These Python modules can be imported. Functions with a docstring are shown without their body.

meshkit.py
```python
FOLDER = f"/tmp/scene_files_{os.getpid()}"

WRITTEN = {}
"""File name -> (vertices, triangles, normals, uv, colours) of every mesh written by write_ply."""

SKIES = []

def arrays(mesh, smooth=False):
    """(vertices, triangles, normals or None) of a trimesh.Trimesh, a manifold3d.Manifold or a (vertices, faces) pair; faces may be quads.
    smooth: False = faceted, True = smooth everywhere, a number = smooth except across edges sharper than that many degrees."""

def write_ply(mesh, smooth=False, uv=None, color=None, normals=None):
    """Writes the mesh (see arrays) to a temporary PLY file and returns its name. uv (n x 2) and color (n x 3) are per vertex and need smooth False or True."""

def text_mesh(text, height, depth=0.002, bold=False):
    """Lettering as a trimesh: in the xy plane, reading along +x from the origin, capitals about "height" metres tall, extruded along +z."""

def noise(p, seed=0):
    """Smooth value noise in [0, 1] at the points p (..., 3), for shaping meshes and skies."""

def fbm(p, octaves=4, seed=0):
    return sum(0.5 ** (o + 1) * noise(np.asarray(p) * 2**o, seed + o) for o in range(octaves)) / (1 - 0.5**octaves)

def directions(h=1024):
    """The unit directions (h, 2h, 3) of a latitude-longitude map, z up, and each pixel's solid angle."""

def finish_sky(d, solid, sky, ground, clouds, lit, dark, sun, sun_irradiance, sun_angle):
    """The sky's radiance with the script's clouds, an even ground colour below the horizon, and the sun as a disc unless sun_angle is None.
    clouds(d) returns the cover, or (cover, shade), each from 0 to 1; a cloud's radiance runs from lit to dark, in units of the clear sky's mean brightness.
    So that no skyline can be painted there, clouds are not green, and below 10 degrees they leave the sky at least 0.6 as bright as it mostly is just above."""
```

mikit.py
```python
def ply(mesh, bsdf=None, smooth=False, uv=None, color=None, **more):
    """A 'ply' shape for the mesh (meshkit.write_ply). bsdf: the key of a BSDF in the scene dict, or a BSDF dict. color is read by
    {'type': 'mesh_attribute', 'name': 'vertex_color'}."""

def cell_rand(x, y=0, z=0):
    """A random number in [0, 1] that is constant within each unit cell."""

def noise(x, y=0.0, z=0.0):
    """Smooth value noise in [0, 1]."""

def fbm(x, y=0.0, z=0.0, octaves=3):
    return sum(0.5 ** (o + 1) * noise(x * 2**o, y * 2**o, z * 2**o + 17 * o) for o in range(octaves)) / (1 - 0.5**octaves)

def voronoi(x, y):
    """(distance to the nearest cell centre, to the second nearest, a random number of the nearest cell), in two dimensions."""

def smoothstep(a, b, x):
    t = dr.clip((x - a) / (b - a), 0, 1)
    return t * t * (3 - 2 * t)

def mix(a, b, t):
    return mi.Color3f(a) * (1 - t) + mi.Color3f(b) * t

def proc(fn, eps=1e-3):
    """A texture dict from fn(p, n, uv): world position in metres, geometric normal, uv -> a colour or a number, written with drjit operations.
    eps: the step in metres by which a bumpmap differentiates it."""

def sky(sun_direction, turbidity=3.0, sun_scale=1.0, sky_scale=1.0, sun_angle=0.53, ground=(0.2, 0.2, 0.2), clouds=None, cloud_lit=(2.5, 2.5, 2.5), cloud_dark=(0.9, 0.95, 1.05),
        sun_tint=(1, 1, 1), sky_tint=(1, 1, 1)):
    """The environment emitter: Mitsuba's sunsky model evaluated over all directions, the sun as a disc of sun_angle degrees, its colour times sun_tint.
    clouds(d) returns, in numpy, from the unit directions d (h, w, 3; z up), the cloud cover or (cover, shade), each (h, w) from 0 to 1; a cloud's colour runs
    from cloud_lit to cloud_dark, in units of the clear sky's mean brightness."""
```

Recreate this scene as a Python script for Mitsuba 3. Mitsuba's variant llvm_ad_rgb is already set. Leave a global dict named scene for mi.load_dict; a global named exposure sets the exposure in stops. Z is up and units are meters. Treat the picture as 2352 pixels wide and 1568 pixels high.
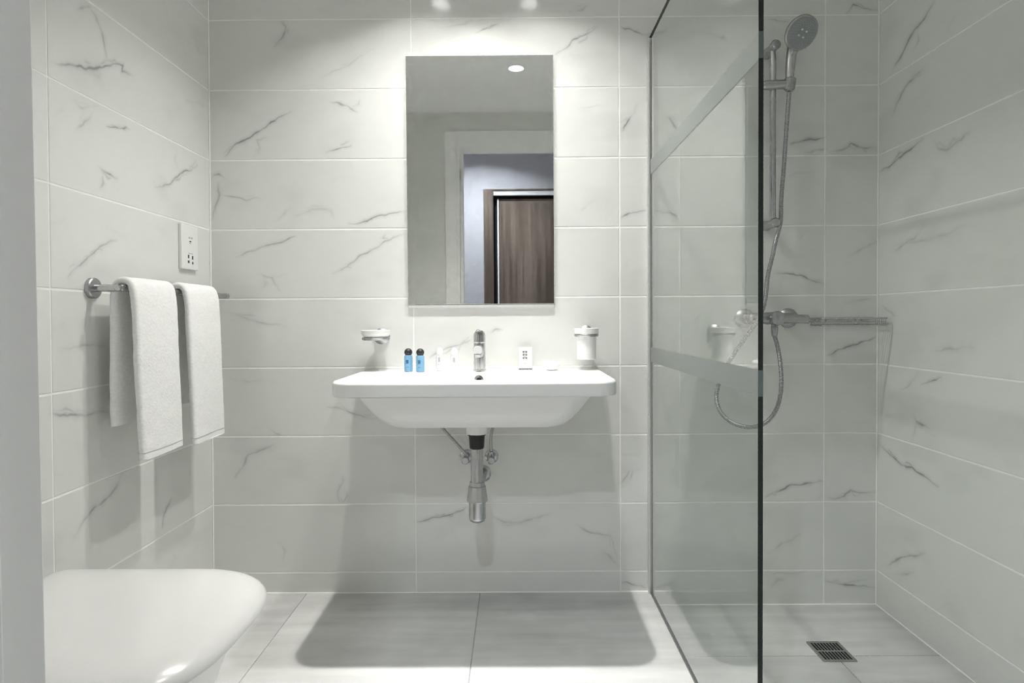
import math, random
import numpy as np
import trimesh, shapely, manifold3d
import shapely.geometry as sg
import drjit as dr
import mitsuba as mi
import mikit, meshkit
from scipy.spatial.transform import Rotation
from scipy.interpolate import CubicSpline

T = mi.ScalarTransform4f
rng = np.random.default_rng(7)
scene, labels = {}, {}

# ------------------------------------------------------------------ camera, light, exposure
CAM_H, CAM_D = 0.998, 2.2547
RM = Rotation.from_euler('zxy', [0.00485, -0.02045, 0.00654]).as_matrix()
_right, _fwd, _up = RM[:, 0], RM[:, 1], RM[:, 2]
M = np.eye(4)
M[:3, 0], M[:3, 1], M[:3, 2], M[:3, 3] = -_right, _up, _fwd, (0, -CAM_D, CAM_H)
scene['camera'] = {'type': 'perspective', 'to_world': T(M.tolist()), 'fov': math.degrees(2 * math.atan(1176 / 1430.0)), 'fov_axis': 'x',
                   'principal_point_offset_y': (784 - 761.2) / 1568, 'near_clip': 0.02, 'far_clip': 50.0}
CEIL, HALL_CEIL = 2.33, 2.55
LAMPS = [(-0.306, -0.405), (0.067, -0.405), (0.014, -1.105)]
LAMP_RADIANCE = [(1900.0, 11000.0), (1900.0, 11000.0), (720.0, 1500.0)]     # outer ring, inner core
LAMP_TINT = (1.0, 0.985, 0.94)
HALL_LAMP, HALL_RADIANCE, HALL_TINT = (-0.28, -2.50), (3100.0, 3000.0), (0.86, 0.91, 1.0)
exposure = 0.41

# ------------------------------------------------------------------ room frame (metres)
XL, XR, YB = -1.103, 1.309, -1.80          # left wall, right wall, door wall (front wall is y = 0)
LEAN = 0.00668                              # the left wall is a little out of plumb
GLASS_X, SHOWER_Z = 0.488, -0.05
ROWS = [2.0767 - 0.25 * k for k in range(9)]   # joints between tile rows: 2.0767 ... 0.0767
def left_x(z): return XL + LEAN * (z - CAM_H)

# ------------------------------------------------------------------ marble print on the tiles
FRONT_VEINS = [
    (0.22, 0.005, [(-0.842, 2.073), (-0.819, 2.051), (-0.822, 2.031), (-0.858, 1.98)]),
    (0.38, 0.004, [(-1.044, 1.589), (-1.006, 1.627), (-0.953, 1.656), (-0.911, 1.685), (-0.876, 1.714), (-0.839, 1.731), (-0.798, 1.747)]),
    (0.14, 0.004, [(-0.939, 1.592), (-0.915, 1.62), (-0.924, 1.648), (-0.887, 1.658)]),
    (0.35, 0.003, [(-0.679, 1.602), (-0.628, 1.617), (-0.587, 1.629)]),
    (0.22, 0.004, [(-0.661, 1.783), (-0.626, 1.776), (-0.589, 1.756), (-0.558, 1.745)]),
    (0.1, 0.005, [(-0.595, 1.757), (-0.559, 1.776), (-0.548, 1.796)]),
    (0.1, 0.004, [(-0.696, 1.867), (-0.656, 1.89), (-0.593, 1.913), (-0.527, 1.959), (-0.502, 1.971)]),
    (0.24, 0.005, [(-1.097, 1.521), (-1.071, 1.524), (-1.042, 1.51)]),
    (0.2, 0.006, [(-1.071, 1.499), (-1.062, 1.455), (-1.079, 1.417), (-1.097, 1.363)]),
    (0.2, 0.004, [(-1.065, 1.455), (-1.009, 1.442), (-0.974, 1.437), (-0.914, 1.437)]),
    (0.1, 0.004, [(-0.863, 1.359), (-0.828, 1.384), (-0.82, 1.403)]),
    (0.12, 0.006, [(-0.792, 1.376), (-0.726, 1.396), (-0.682, 1.402), (-0.663, 1.389), (-0.649, 1.364)]),
    (0.3, 0.004, [(-0.594, 1.342), (-0.529, 1.358), (-0.474, 1.378), (-0.435, 1.383), (-0.39, 1.389)]),
    (0.22, 0.004, [(-1.012, 1.228), (-0.965, 1.244), (-0.917, 1.267), (-0.853, 1.282), (-0.793, 1.302)]),
    (0.3, 0.003, [(-0.853, 1.281), (-0.814, 1.296), (-0.79, 1.304)]),
    (0.22, 0.005, [(-0.918, 1.168), (-0.899, 1.158), (-0.879, 1.149), (-0.856, 1.105)]),
    (0.14, 0.005, [(-0.911, 1.155), (-0.906, 1.125), (-0.916, 1.105)]),
    (0.12, 0.004, [(-0.868, 1.149), (-0.823, 1.167)]),
    (0.26, 0.004, [(-0.658, 1.166), (-0.602, 1.191), (-0.554, 1.228), (-0.507, 1.259), (-0.459, 1.284), (-0.396, 1.303)]),
    (0.16, 0.004, [(-0.467, 1.311), (-0.475, 1.295), (-0.447, 1.29)]),
    (0.1, 0.004, [(-0.404, 1.248), (-0.444, 1.272)]),
    (0.14, 0.006, [(-1.055, 1.032), (-0.984, 1.011), (-0.921, 0.991), (-0.826, 0.975)]),
    (0.14, 0.005, [(-1.053, 1.03), (-0.984, 1.02), (-0.936, 1.017)]),
    (0.1, 0.004, [(-0.762, 1.069), (-0.667, 1.069), (-0.604, 1.078)]),
    (0.08, 0.005, [(-0.651, 1.029), (-0.604, 1.018)]),
    (0.28, 0.004, [(-0.314, 0.858), (-0.274, 0.88), (-0.242, 0.892), (-0.195, 0.905), (-0.155, 0.926), (-0.144, 0.939)]),
    (0.28, 0.004, [(-0.089, 0.951), (-0.068, 0.959), (-0.043, 0.96)]),
    (0.2, 0.005, [(-0.688, 0.681), (-0.64, 0.676), (-0.593, 0.66), (-0.529, 0.641), (-0.51, 0.644)]),
    (0.16, 0.004, [(-0.895, 0.595), (-0.863, 0.585), (-0.84, 0.582)]),
    (0.06, 0.006, [(-1.051, 0.786), (-0.956, 0.778), (-0.861, 0.769)]),
    (0.18, 0.006, [(-1.025, 0.428), (-0.999, 0.468), (-0.974, 0.506), (-0.928, 0.531), (-0.883, 0.55)]),
    (0.2, 0.004, [(-0.627, 0.426), (-0.647, 0.39), (-0.654, 0.355), (-0.644, 0.331)]),
    (0.14, 0.004, [(-0.652, 0.363), (-0.631, 0.338), (-0.615, 0.354), (-0.625, 0.386)]),
    (0.34, 0.004, [(-0.367, 0.262), (-0.319, 0.27), (-0.276, 0.276), (-0.224, 0.295), (-0.174, 0.315)]),
    (0.15, 0.006, [(-0.095, 0.304), (-0.081, 0.275), (-0.041, 0.256), (0.014, 0.257), (0.07, 0.271), (0.121, 0.29)]),
    (0.16, 0.005, [(0.22, 0.246), (0.252, 0.222), (0.315, 0.209), (0.363, 0.198)]),
    (0.12, 0.005, [(0.315, 0.145), (0.339, 0.126), (0.371, 0.094)]),
    (0.12, 0.005, [(-0.869, 0.188), (-0.846, 0.156), (-0.854, 0.115)]),
    (0.06, 0.006, [(-1.075, 0.261), (-0.996, 0.236)]),
    (0.12, 0.004, [(0.331, 0.23), (0.355, 0.182), (0.363, 0.118)]),
    (0.06, 0.005, [(-0.248, 0.257), (-0.216, 0.192)]),
    (0.36, 0.003, [(-0.135, 2.028), (-0.091, 2.04), (-0.055, 2.054)]),
    (0.1, 0.005, [(-0.26, 2.042), (-0.185, 2.056), (-0.146, 2.071)]),
    (0.1, 0.004, [(-0.232, 2.0), (-0.204, 2.026)]),
    (0.26, 0.004, [(0.15, 1.947), (0.184, 1.965), (0.213, 1.991), (0.252, 2.011), (0.283, 2.029), (0.302, 2.041)]),
    (0.12, 0.004, [(0.142, 1.937), (0.152, 1.947)]),
    (0.14, 0.004, [(0.205, 2.095), (0.244, 2.107), (0.276, 2.122)]),
    (0.4, 0.003, [(0.384, 2.039), (0.423, 2.028), (0.467, 2.012)]),
    (0.2, 0.005, [(0.467, 2.012), (0.501, 2.015), (0.548, 2.027)]),
    (0.3, 0.004, [(0.391, 1.671), (0.402, 1.687), (0.415, 1.709), (0.426, 1.73)]),
    (0.12, 0.005, [(0.387, 1.703), (0.415, 1.715), (0.446, 1.764)]),
    (0.4, 0.004, [(0.386, 1.36), (0.406, 1.369), (0.429, 1.381), (0.477, 1.387)]),
    (0.12, 0.005, [(0.385, 1.184), (0.405, 1.193)]),
    (0.08, 0.005, [(0.233, 1.384), (0.257, 1.395), (0.289, 1.426)]),
    (0.06, 0.004, [(0.235, 1.75), (0.282, 1.758), (0.345, 1.765)]),
    (0.28, 0.004, [(0.384, 0.394), (0.403, 0.421), (0.414, 0.444)]),
    (0.16, 0.004, [(0.383, 0.508), (0.443, 0.502)]),
    (0.1, 0.004, [(0.383, 0.441), (0.451, 0.447)]),
    (0.34, 0.004, [(0.381, 0.034), (0.418, 0.029), (0.473, 0.013)]),
    (0.06, 0.005, [(0.404, 0.762), (0.436, 0.809)]),
    (0.42, 0.004, [(0.993, 1.615), (1.047, 1.63), (1.078, 1.633), (1.119, 1.641)]),
    (0.24, 0.006, [(1.047, 1.588), (1.094, 1.597), (1.119, 1.596)]),
    (0.26, 0.004, [(1.133, 1.588), (1.18, 1.595), (1.211, 1.618), (1.258, 1.602), (1.305, 1.602)]),
    (0.24, 0.005, [(1.211, 1.606), (1.306, 1.593)]),
    (0.3, 0.004, [(1.193, 2.083), (1.217, 2.113), (1.255, 2.101), (1.304, 2.088)]),
    (0.16, 0.004, [(1.232, 2.11), (1.304, 2.1)]),
    (0.26, 0.004, [(0.906, 2.067), (0.945, 2.062), (0.984, 2.054)]),
    (0.1, 0.006, [(0.937, 2.008), (0.922, 2.054)]),
    (0.34, 0.004, [(0.948, 1.158), (1.002, 1.155), (1.049, 1.14), (1.119, 1.116)]),
    (0.12, 0.004, [(0.962, 1.142), (1.017, 1.136)]),
    (0.36, 0.004, [(1.128, 0.855), (1.167, 0.874), (1.206, 0.889), (1.261, 0.906), (1.31, 0.922)]),
    (0.1, 0.005, [(1.133, 1.572), (1.164, 1.603)]),
    (0.14, 0.005, [(1.193, 1.048), (1.253, 1.056), (1.303, 1.071)]),
    (0.16, 0.004, [(1.245, 1.04), (1.261, 1.052)]),
    (0.36, 0.004, [(0.901, 0.343), (0.956, 0.365), (0.996, 0.384), (1.051, 0.393), (1.114, 0.399)]),
    (0.2, 0.006, [(1.083, 0.333), (1.114, 0.345)]),
    (0.26, 0.004, [(1.138, 0.337), (1.193, 0.348), (1.217, 0.369), (1.24, 0.361), (1.303, 0.363)]),
    (0.16, 0.005, [(1.225, 0.361), (1.3, 0.344)]),
    (0.1, 0.006, [(0.909, 0.139), (0.957, 0.163), (0.996, 0.19), (1.044, 0.21)]),
    (0.08, 0.005, [(0.917, 0.094), (0.949, 0.123)]),
    (0.3, 0.004, [(1.125, 0.037), (1.179, 0.026), (1.226, 0.018), (1.299, 0.009)]),
    (0.12, 0.005, [(1.163, 0.018), (1.226, 0.032), (1.299, 0.041)]),
    (0.14, 0.004, [(0.933, 0.067), (1.004, 0.059), (1.052, 0.071)]),
    (0.14, 0.006, [(0.925, 0.019), (0.949, 0.043), (0.973, 0.043)]),
    (0.14, 0.005, [(1.205, 1.213), (1.244, 1.241), (1.308, 1.271)]),
    (0.08, 0.005, [(1.181, 1.408), (1.251, 1.412)]),
    (0.08, 0.004, [(0.962, 1.503), (1.016, 1.514), (1.079, 1.518)]),
    (0.1, 0.004, [(1.231, 0.618), (1.271, 0.614)]),
    (0.08, 0.004, [(0.672, 1.012), (0.653, 0.989), (0.644, 0.965)]),
    (0.04, 0.005, [(0.57, 0.863), (0.656, 0.949)]),
    (0.06, 0.004, [(0.814, 0.403), (0.846, 0.363)]),
]
LEFT_VEINS = [
    (0.36, 0.005, [(-0.756, 1.619), (-0.721, 1.629), (-0.683, 1.638), (-0.647, 1.648), (-0.608, 1.66), (-0.578, 1.678), (-0.532, 1.711)]),
    (0.3, 0.005, [(-0.578, 1.678), (-0.528, 1.709), (-0.494, 1.718), (-0.498, 1.698), (-0.453, 1.705)]),
    (0.12, 0.008, [(-0.63, 1.646), (-0.597, 1.648), (-0.579, 1.658)]),
    (0.18, 0.006, [(-0.627, 1.812), (-0.608, 1.797), (-0.588, 1.772), (-0.571, 1.745), (-0.564, 1.725), (-0.564, 1.694)]),
    (0.22, 0.005, [(-0.674, 1.784), (-0.65, 1.801), (-0.622, 1.817)]),
    (0.46, 0.003, [(-0.565, 1.527), (-0.519, 1.537), (-0.468, 1.551)]),
    (0.16, 0.005, [(-0.688, 1.474), (-0.667, 1.494), (-0.643, 1.514), (-0.617, 1.546)]),
    (0.14, 0.005, [(-0.668, 1.485), (-0.633, 1.493)]),
    (0.14, 0.01, [(-0.76, 1.495), (-0.735, 1.51)]),
    (0.12, 0.006, [(-0.697, 1.548), (-0.666, 1.542), (-0.599, 1.563)]),
    (0.3, 0.004, [(-0.599, 1.407), (-0.585, 1.398), (-0.562, 1.395), (-0.523, 1.393)]),
    (0.22, 0.004, [(-0.582, 1.392), (-0.586, 1.371), (-0.595, 1.348)]),
    (0.1, 0.006, [(-0.562, 1.386), (-0.524, 1.367)]),
    (0.34, 0.004, [(-0.341, 1.407), (-0.305, 1.418), (-0.263, 1.433), (-0.221, 1.464), (-0.18, 1.49), (-0.132, 1.513), (-0.088, 1.543)]),
    (0.16, 0.004, [(-0.248, 1.421), (-0.263, 1.433)]),
    (0.12, 0.005, [(-0.207, 1.494), (-0.227, 1.517), (-0.21, 1.557)]),
    (0.16, 0.005, [(-0.248, 1.565), (-0.215, 1.554)]),
    (0.08, 0.006, [(-0.149, 1.595), (-0.031, 1.605)]),
    (0.18, 0.006, [(-0.158, 1.74), (-0.041, 1.763)]),
    (0.3, 0.008, [(-0.086, 1.95), (-0.074, 1.944)]),
    (0.1, 0.005, [(-0.291, 2.002), (-0.263, 1.976)]),
    (0.08, 0.005, [(-0.18, 1.916), (-0.14, 1.875)]),
    (0.26, 0.004, [(-0.725, 1.108), (-0.694, 1.13), (-0.653, 1.16), (-0.602, 1.193), (-0.532, 1.225)]),
    (0.14, 0.006, [(-0.718, 1.104), (-0.678, 1.138)]),
    (0.1, 0.008, [(-0.573, 1.254), (-0.499, 1.241)]),
    (0.08, 0.006, [(-0.372, 1.291), (-0.302, 1.281)]),
    (0.3, 0.005, [(-0.781, 0.782), (-0.742, 0.773), (-0.696, 0.76), (-0.657, 0.755), (-0.624, 0.754)]),
    (0.14, 0.005, [(-0.697, 0.755), (-0.597, 0.757), (-0.561, 0.75)]),
    (0.1, 0.008, [(-0.775, 0.976), (-0.736, 0.991)]),
    (0.14, 0.005, [(-0.752, 0.934), (-0.66, 0.935), (-0.592, 0.935)]),
    (0.12, 0.005, [(-0.411, 1.098), (-0.366, 1.107), (-0.232, 1.128)]),
    (0.22, 0.006, [(-0.712, 0.46), (-0.69, 0.477), (-0.667, 0.494), (-0.626, 0.511), (-0.581, 0.525), (-0.549, 0.541), (-0.514, 0.571)]),
    (0.3, 0.004, [(-0.322, 0.353), (-0.319, 0.38), (-0.313, 0.396), (-0.298, 0.412), (-0.275, 0.425)]),
    (0.12, 0.004, [(-0.387, 0.309), (-0.341, 0.289)]),
    (0.1, 0.004, [(-0.273, 0.252), (-0.248, 0.228)]),
    (0.06, 0.008, [(-0.775, 0.632), (-0.717, 0.622)]),
    (0.08, 0.008, [(-0.768, 1.226), (-0.728, 1.253)]),
]
RIGHT_VEINS = [
    (0.34, 0.005, [(-0.081, 1.846), (-0.117, 1.867), (-0.152, 1.898), (-0.197, 1.93), (-0.24, 1.944), (-0.294, 1.972)]),
    (0.1, 0.005, [(-0.187, 1.871), (-0.219, 1.885), (-0.208, 1.917)]),
    (0.22, 0.006, [(-0.087, 1.695), (-0.111, 1.726), (-0.142, 1.758), (-0.187, 1.778), (-0.246, 1.783)]),
    (0.4, 0.004, [(-0.012, 1.514), (-0.059, 1.521), (-0.108, 1.534), (-0.144, 1.545), (-0.183, 1.549), (-0.248, 1.567)]),
    (0.14, 0.005, [(-0.017, 1.579), (-0.045, 1.582)]),
    (0.18, 0.006, [(-0.298, 1.541), (-0.322, 1.511), (-0.355, 1.502), (-0.402, 1.512), (-0.457, 1.529)]),
    (0.16, 0.005, [(-0.326, 1.502), (-0.355, 1.508)]),
    (0.14, 0.006, [(-0.094, 1.225), (-0.13, 1.234), (-0.17, 1.244), (-0.204, 1.256), (-0.251, 1.287)]),
    (0.1, 0.009, [(-0.099, 1.247), (-0.204, 1.242), (-0.31, 1.242), (-0.46, 1.26)]),
    (0.14, 0.006, [(-0.016, 1.039), (-0.089, 1.007), (-0.113, 1.004)]),
    (0.12, 0.004, [(-0.089, 0.939), (-0.207, 0.938)]),
    (0.16, 0.007, [(-0.313, 0.886), (-0.371, 0.9), (-0.465, 0.908)]),
    (0.08, 0.005, [(-0.262, 0.853), (-0.293, 0.88)]),
    (0.4, 0.003, [(-0.242, 0.781), (-0.294, 0.795), (-0.34, 0.81)]),
    (0.12, 0.005, [(-0.135, 0.751), (-0.175, 0.763), (-0.235, 0.823)]),
    (0.08, 0.005, [(-0.14, 0.719), (-0.164, 0.751)]),
    (0.26, 0.006, [(-0.206, 0.665), (-0.221, 0.654), (-0.254, 0.649), (-0.285, 0.641)]),
    (0.14, 0.006, [(-0.221, 0.654), (-0.21, 0.62), (-0.2, 0.59)]),
    (0.1, 0.006, [(-0.265, 0.623), (-0.316, 0.619)]),
    (0.38, 0.005, [(-0.016, 0.535), (-0.055, 0.524), (-0.094, 0.511), (-0.143, 0.495), (-0.212, 0.494), (-0.266, 0.484), (-0.332, 0.468)]),
    (0.16, 0.006, [(-0.081, 0.502), (-0.166, 0.502)]),
    (0.06, 0.006, [(-0.033, 0.162), (-0.122, 0.138)]),
    (0.26, 0.005, [(-0.067, 0.116), (-0.122, 0.156), (-0.181, 0.197), (-0.215, 0.207), (-0.269, 0.239)]),
    (0.2, 0.005, [(-0.181, 0.197), (-0.192, 0.217)]),
    (0.14, 0.006, [(-0.098, 0.101), (-0.17, 0.128), (-0.215, 0.154)]),
    (0.2, 0.005, [(-0.418, 0.071), (-0.474, 0.082)]),
    (0.1, 0.007, [(-0.073, -0.013), (-0.123, -0.013)]),
    (0.06, 0.008, [(-0.281, 0.048), (-0.417, 0.152)]),
    (0.1, 0.006, [(-0.361, 1.867), (-0.397, 1.889)]),
]


class VeinGrid:
    """Vein segments of one wall, sorted into cells so that a lookup only visits the segments near a point."""
    def __init__(self, veins, u0, u1, z0, z1, cell=0.09, reach=0.022):
        segs = []
        for s, w, pts in veins:
            n = len(pts)
            d = np.array(pts)
            acc = np.r_[0, np.cumsum(np.hypot(*np.diff(d, axis=0).T))]
            t = acc / acc[-1]
            prof = np.clip(np.minimum(t, 1 - t) * 4.0, 0.25, 1.0)
            for i in range(n - 1):
                segs.append((*pts[i], *pts[i + 1], s * prof[i], s * prof[i + 1], w * 0.62))
        self.u0, self.z0, self.cell = u0, z0, cell
        self.nu, self.nz = int(math.ceil((u1 - u0) / cell)), int(math.ceil((z1 - z0) / cell))
        cells = [[] for _ in range(self.nu * self.nz)]
        for s in segs:
            ua, ub = sorted((s[0], s[2])); za, zb = sorted((s[1], s[3]))
            for i in range(int((ua - reach - u0) / cell), int((ub + reach - u0) / cell) + 1):
                for j in range(int((za - reach - z0) / cell), int((zb + reach - z0) / cell) + 1):
                    if 0 <= i < self.nu and 0 <= j < self.nz:
                        c = sg.box(u0 + i * cell - reach, z0 + j * cell - reach, u0 + (i + 1) * cell + reach, z0 + (j + 1) * cell + reach)
                        if c.intersects(sg.LineString([s[:2], s[2:4]])):
                            cells[j * self.nu + i].append(s)
        self.k = max(len(c) for c in cells)
        table = np.zeros((len(cells), self.k, 7), np.float32)
        table[..., 0:2] = -9; table[..., 2:4] = -8; table[..., 6] = 0.004
        for q, c in enumerate(cells):
            for r, s in enumerate(c):
                table[q, r] = s
        self.data = [mi.Float(np.ascontiguousarray(table[..., c].ravel())) for c in range(7)]
        dr.eval(*self.data)

    def __call__(self, u, z):
        i = mi.Int32(dr.clip((u - self.u0) / self.cell, 0, self.nu - 1))
        j = mi.Int32(dr.clip((z - self.z0) / self.cell, 0, self.nz - 1))
        base = mi.UInt32(j * self.nu + i) * self.k
        out = mi.Float(0)
        for r in range(self.k):
            ax, az, bx, bz, s0, s1, w = (dr.gather(mi.Float, a, base + r) for a in self.data)
            ex, ez = bx - ax, bz - az
            t = dr.clip(((u - ax) * ex + (z - az) * ez) / (ex * ex + ez * ez), 0, 1)
            d2 = dr.square(u - ax - t * ex) + dr.square(z - az - t * ez)
            q = d2 / (w * w)
            out = dr.maximum(out, (s0 + (s1 - s0) * t) * (0.85 * dr.exp(-q) + 0.40 * dr.exp(-q * 0.08)))
        return out

MARBLE, VEIN = (0.745, 0.751, 0.728), (0.27, 0.275, 0.27)
def marble_fn(axis, grid):
    def fn(p, n, uv):
        u, z = (p.x if axis == 0 else p.y), p.z
        wu = (mikit.fbm(u * 30, z * 30, 3.0, 2) - 0.5) * 0.014 + (mikit.noise(u * 130, z * 130, 1.0) - 0.5) * 0.0015
        wz = (mikit.fbm(u * 30, z * 30, 9.0, 2) - 0.5) * 0.014 + (mikit.noise(u * 130, z * 130, 5.0) - 0.5) * 0.0015
        v = grid(u + wu, z + wz) * (0.45 + 1.0 * mikit.noise(u * 45, z * 45, 2.0))
        xu = (mikit.fbm(u * 17, z * 17, 21.0, 3) - 0.5) * 0.050
        xz = (mikit.fbm(u * 17, z * 17, 33.0, 3) - 0.5) * 0.050
        wisp = grid(u + xu, z + xz) * mikit.smoothstep(0.35, 0.8, mikit.noise(u * 28, z * 28, 12.0))
        v = dr.maximum(v, 0.55 * wisp)
        cloud = mikit.fbm(u * 5.0 + 3, z * 9.0, 4.0, 3)
        haze = 0.10 * mikit.smoothstep(0.52, 0.80, cloud)
        return mikit.mix(MARBLE, VEIN, dr.clip(v * 1.9 + haze, 0, 0.9))
    return fn

def marble_plain(p, n, uv):      # door wall, seen only in the mirror
    u, z = p.x, p.z
    a = mikit.fbm(u * 3.0, z * 5.0, 1.0, 4)
    line = 1 - mikit.smoothstep(0.0, 0.012, dr.abs(a - 0.5))
    mask = mikit.smoothstep(0.50, 0.66, mikit.fbm(u * 4 + 7, z * 4, 6.0, 2))
    return mikit.mix(MARBLE, VEIN, dr.clip(line * mask * 0.4, 0, 0.6))

def floor_fn(p, n, uv):
    wet = p.x > 0.494
    tile = mikit.cell_rand(dr.select(wet, dr.floor((p.x - 0.985) / 0.8) + 9, dr.floor((p.x + 0.134) / 0.634)), dr.select(wet, dr.floor((p.y + 0.345) / 0.6), dr.floor(p.y / 0.6)))
    a = mikit.fbm(p.x * 3.0 + tile * 40, p.y * 26.0, 2.0, 4)
    b = mikit.fbm(p.x * 10.0 + tile * 9, p.y * 10.0, 5.0, 3)
    c = mikit.fbm(p.x * 2.4, p.y * 3.0 + tile * 20, 8.0, 2)
    v = 0.95 + 0.24 * (a - 0.5) + 0.18 * (b - 0.5) + 0.30 * (c - 0.5)
    return mi.Color3f(0.92, 0.92, 0.905) * v

def wood_fn(p, n, uv):
    g = mikit.fbm(p.x * 55.0, p.z * 2.2, p.y * 9.0, 4)
    k = mikit.fbm(p.x * 9.0, p.z * 0.9, 3.0, 3)
    return mikit.mix((0.38, 0.30, 0.235), (0.15, 0.108, 0.078), mikit.smoothstep(0.25, 0.75, 0.6 * g + 0.4 * k))

def terry_fn(p, n, uv):
    f = mikit.fbm(p.x * 160, p.y * 160, p.z * 220, 2)
    return mi.Color3f(0.86, 0.86, 0.85) * (0.92 + 0.14 * f)

def rgb(*c): return {'type': 'rgb', 'value': list(c)}
def plastic(tex, alpha): return {'type': 'roughplastic', 'distribution': 'ggx', 'alpha': alpha, 'int_ior': 1.5, 'diffuse_reflectance': tex}
def two(b): return {'type': 'twosided', 'bsdf': b}
front_grid = VeinGrid(FRONT_VEINS, -1.12, 1.33, -0.06, 2.34)
left_grid = VeinGrid(LEFT_VEINS, -0.90, 0.02, 0.0, 2.34)
right_grid = VeinGrid(RIGHT_VEINS, -0.62, 0.02, -0.06, 2.34)
scene['marble_front'] = plastic(mikit.proc(marble_fn(0, front_grid)), 0.014)
scene['marble_left'] = plastic(mikit.proc(marble_fn(1, left_grid)), 0.014)
scene['marble_right'] = plastic(mikit.proc(marble_fn(1, right_grid)), 0.014)
scene['marble_back'] = plastic(mikit.proc(marble_plain), 0.014)
scene['grout'] = two({'type': 'diffuse', 'reflectance': rgb(0.90, 0.90, 0.87)})
scene['floor_grout'] = two({'type': 'diffuse', 'reflectance': rgb(0.36, 0.36, 0.35)})
scene['floor_stone'] = plastic(mikit.proc(floor_fn), 0.32)
scene['ceiling_paint'] = two({'type': 'diffuse', 'reflectance': rgb(0.90, 0.90, 0.885)})
scene['hall_paint'] = two({'type': 'diffuse', 'reflectance': rgb(0.58, 0.58, 0.60)})
scene['white_lacquer'] = two({'type': 'diffuse', 'reflectance': rgb(0.90, 0.90, 0.89)})
scene['ceramic'] = plastic(rgb(0.84, 0.84, 0.835), 0.04)
scene['lid_plastic'] = plastic(rgb(0.72, 0.72, 0.715), 0.05)
scene['white_plastic'] = plastic(rgb(0.91, 0.91, 0.90), 0.12)
scene['clear_white'] = plastic(rgb(0.88, 0.88, 0.87), 0.10)
scene['chrome'] = two({'type': 'roughconductor', 'material': 'none', 'specular_reflectance': rgb(0.58, 0.58, 0.59), 'alpha': 0.03, 'distribution': 'ggx'})
scene['chrome_dark'] = two({'type': 'roughconductor', 'material': 'none', 'specular_reflectance': rgb(0.46, 0.46, 0.47), 'alpha': 0.12, 'distribution': 'ggx'})
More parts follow.
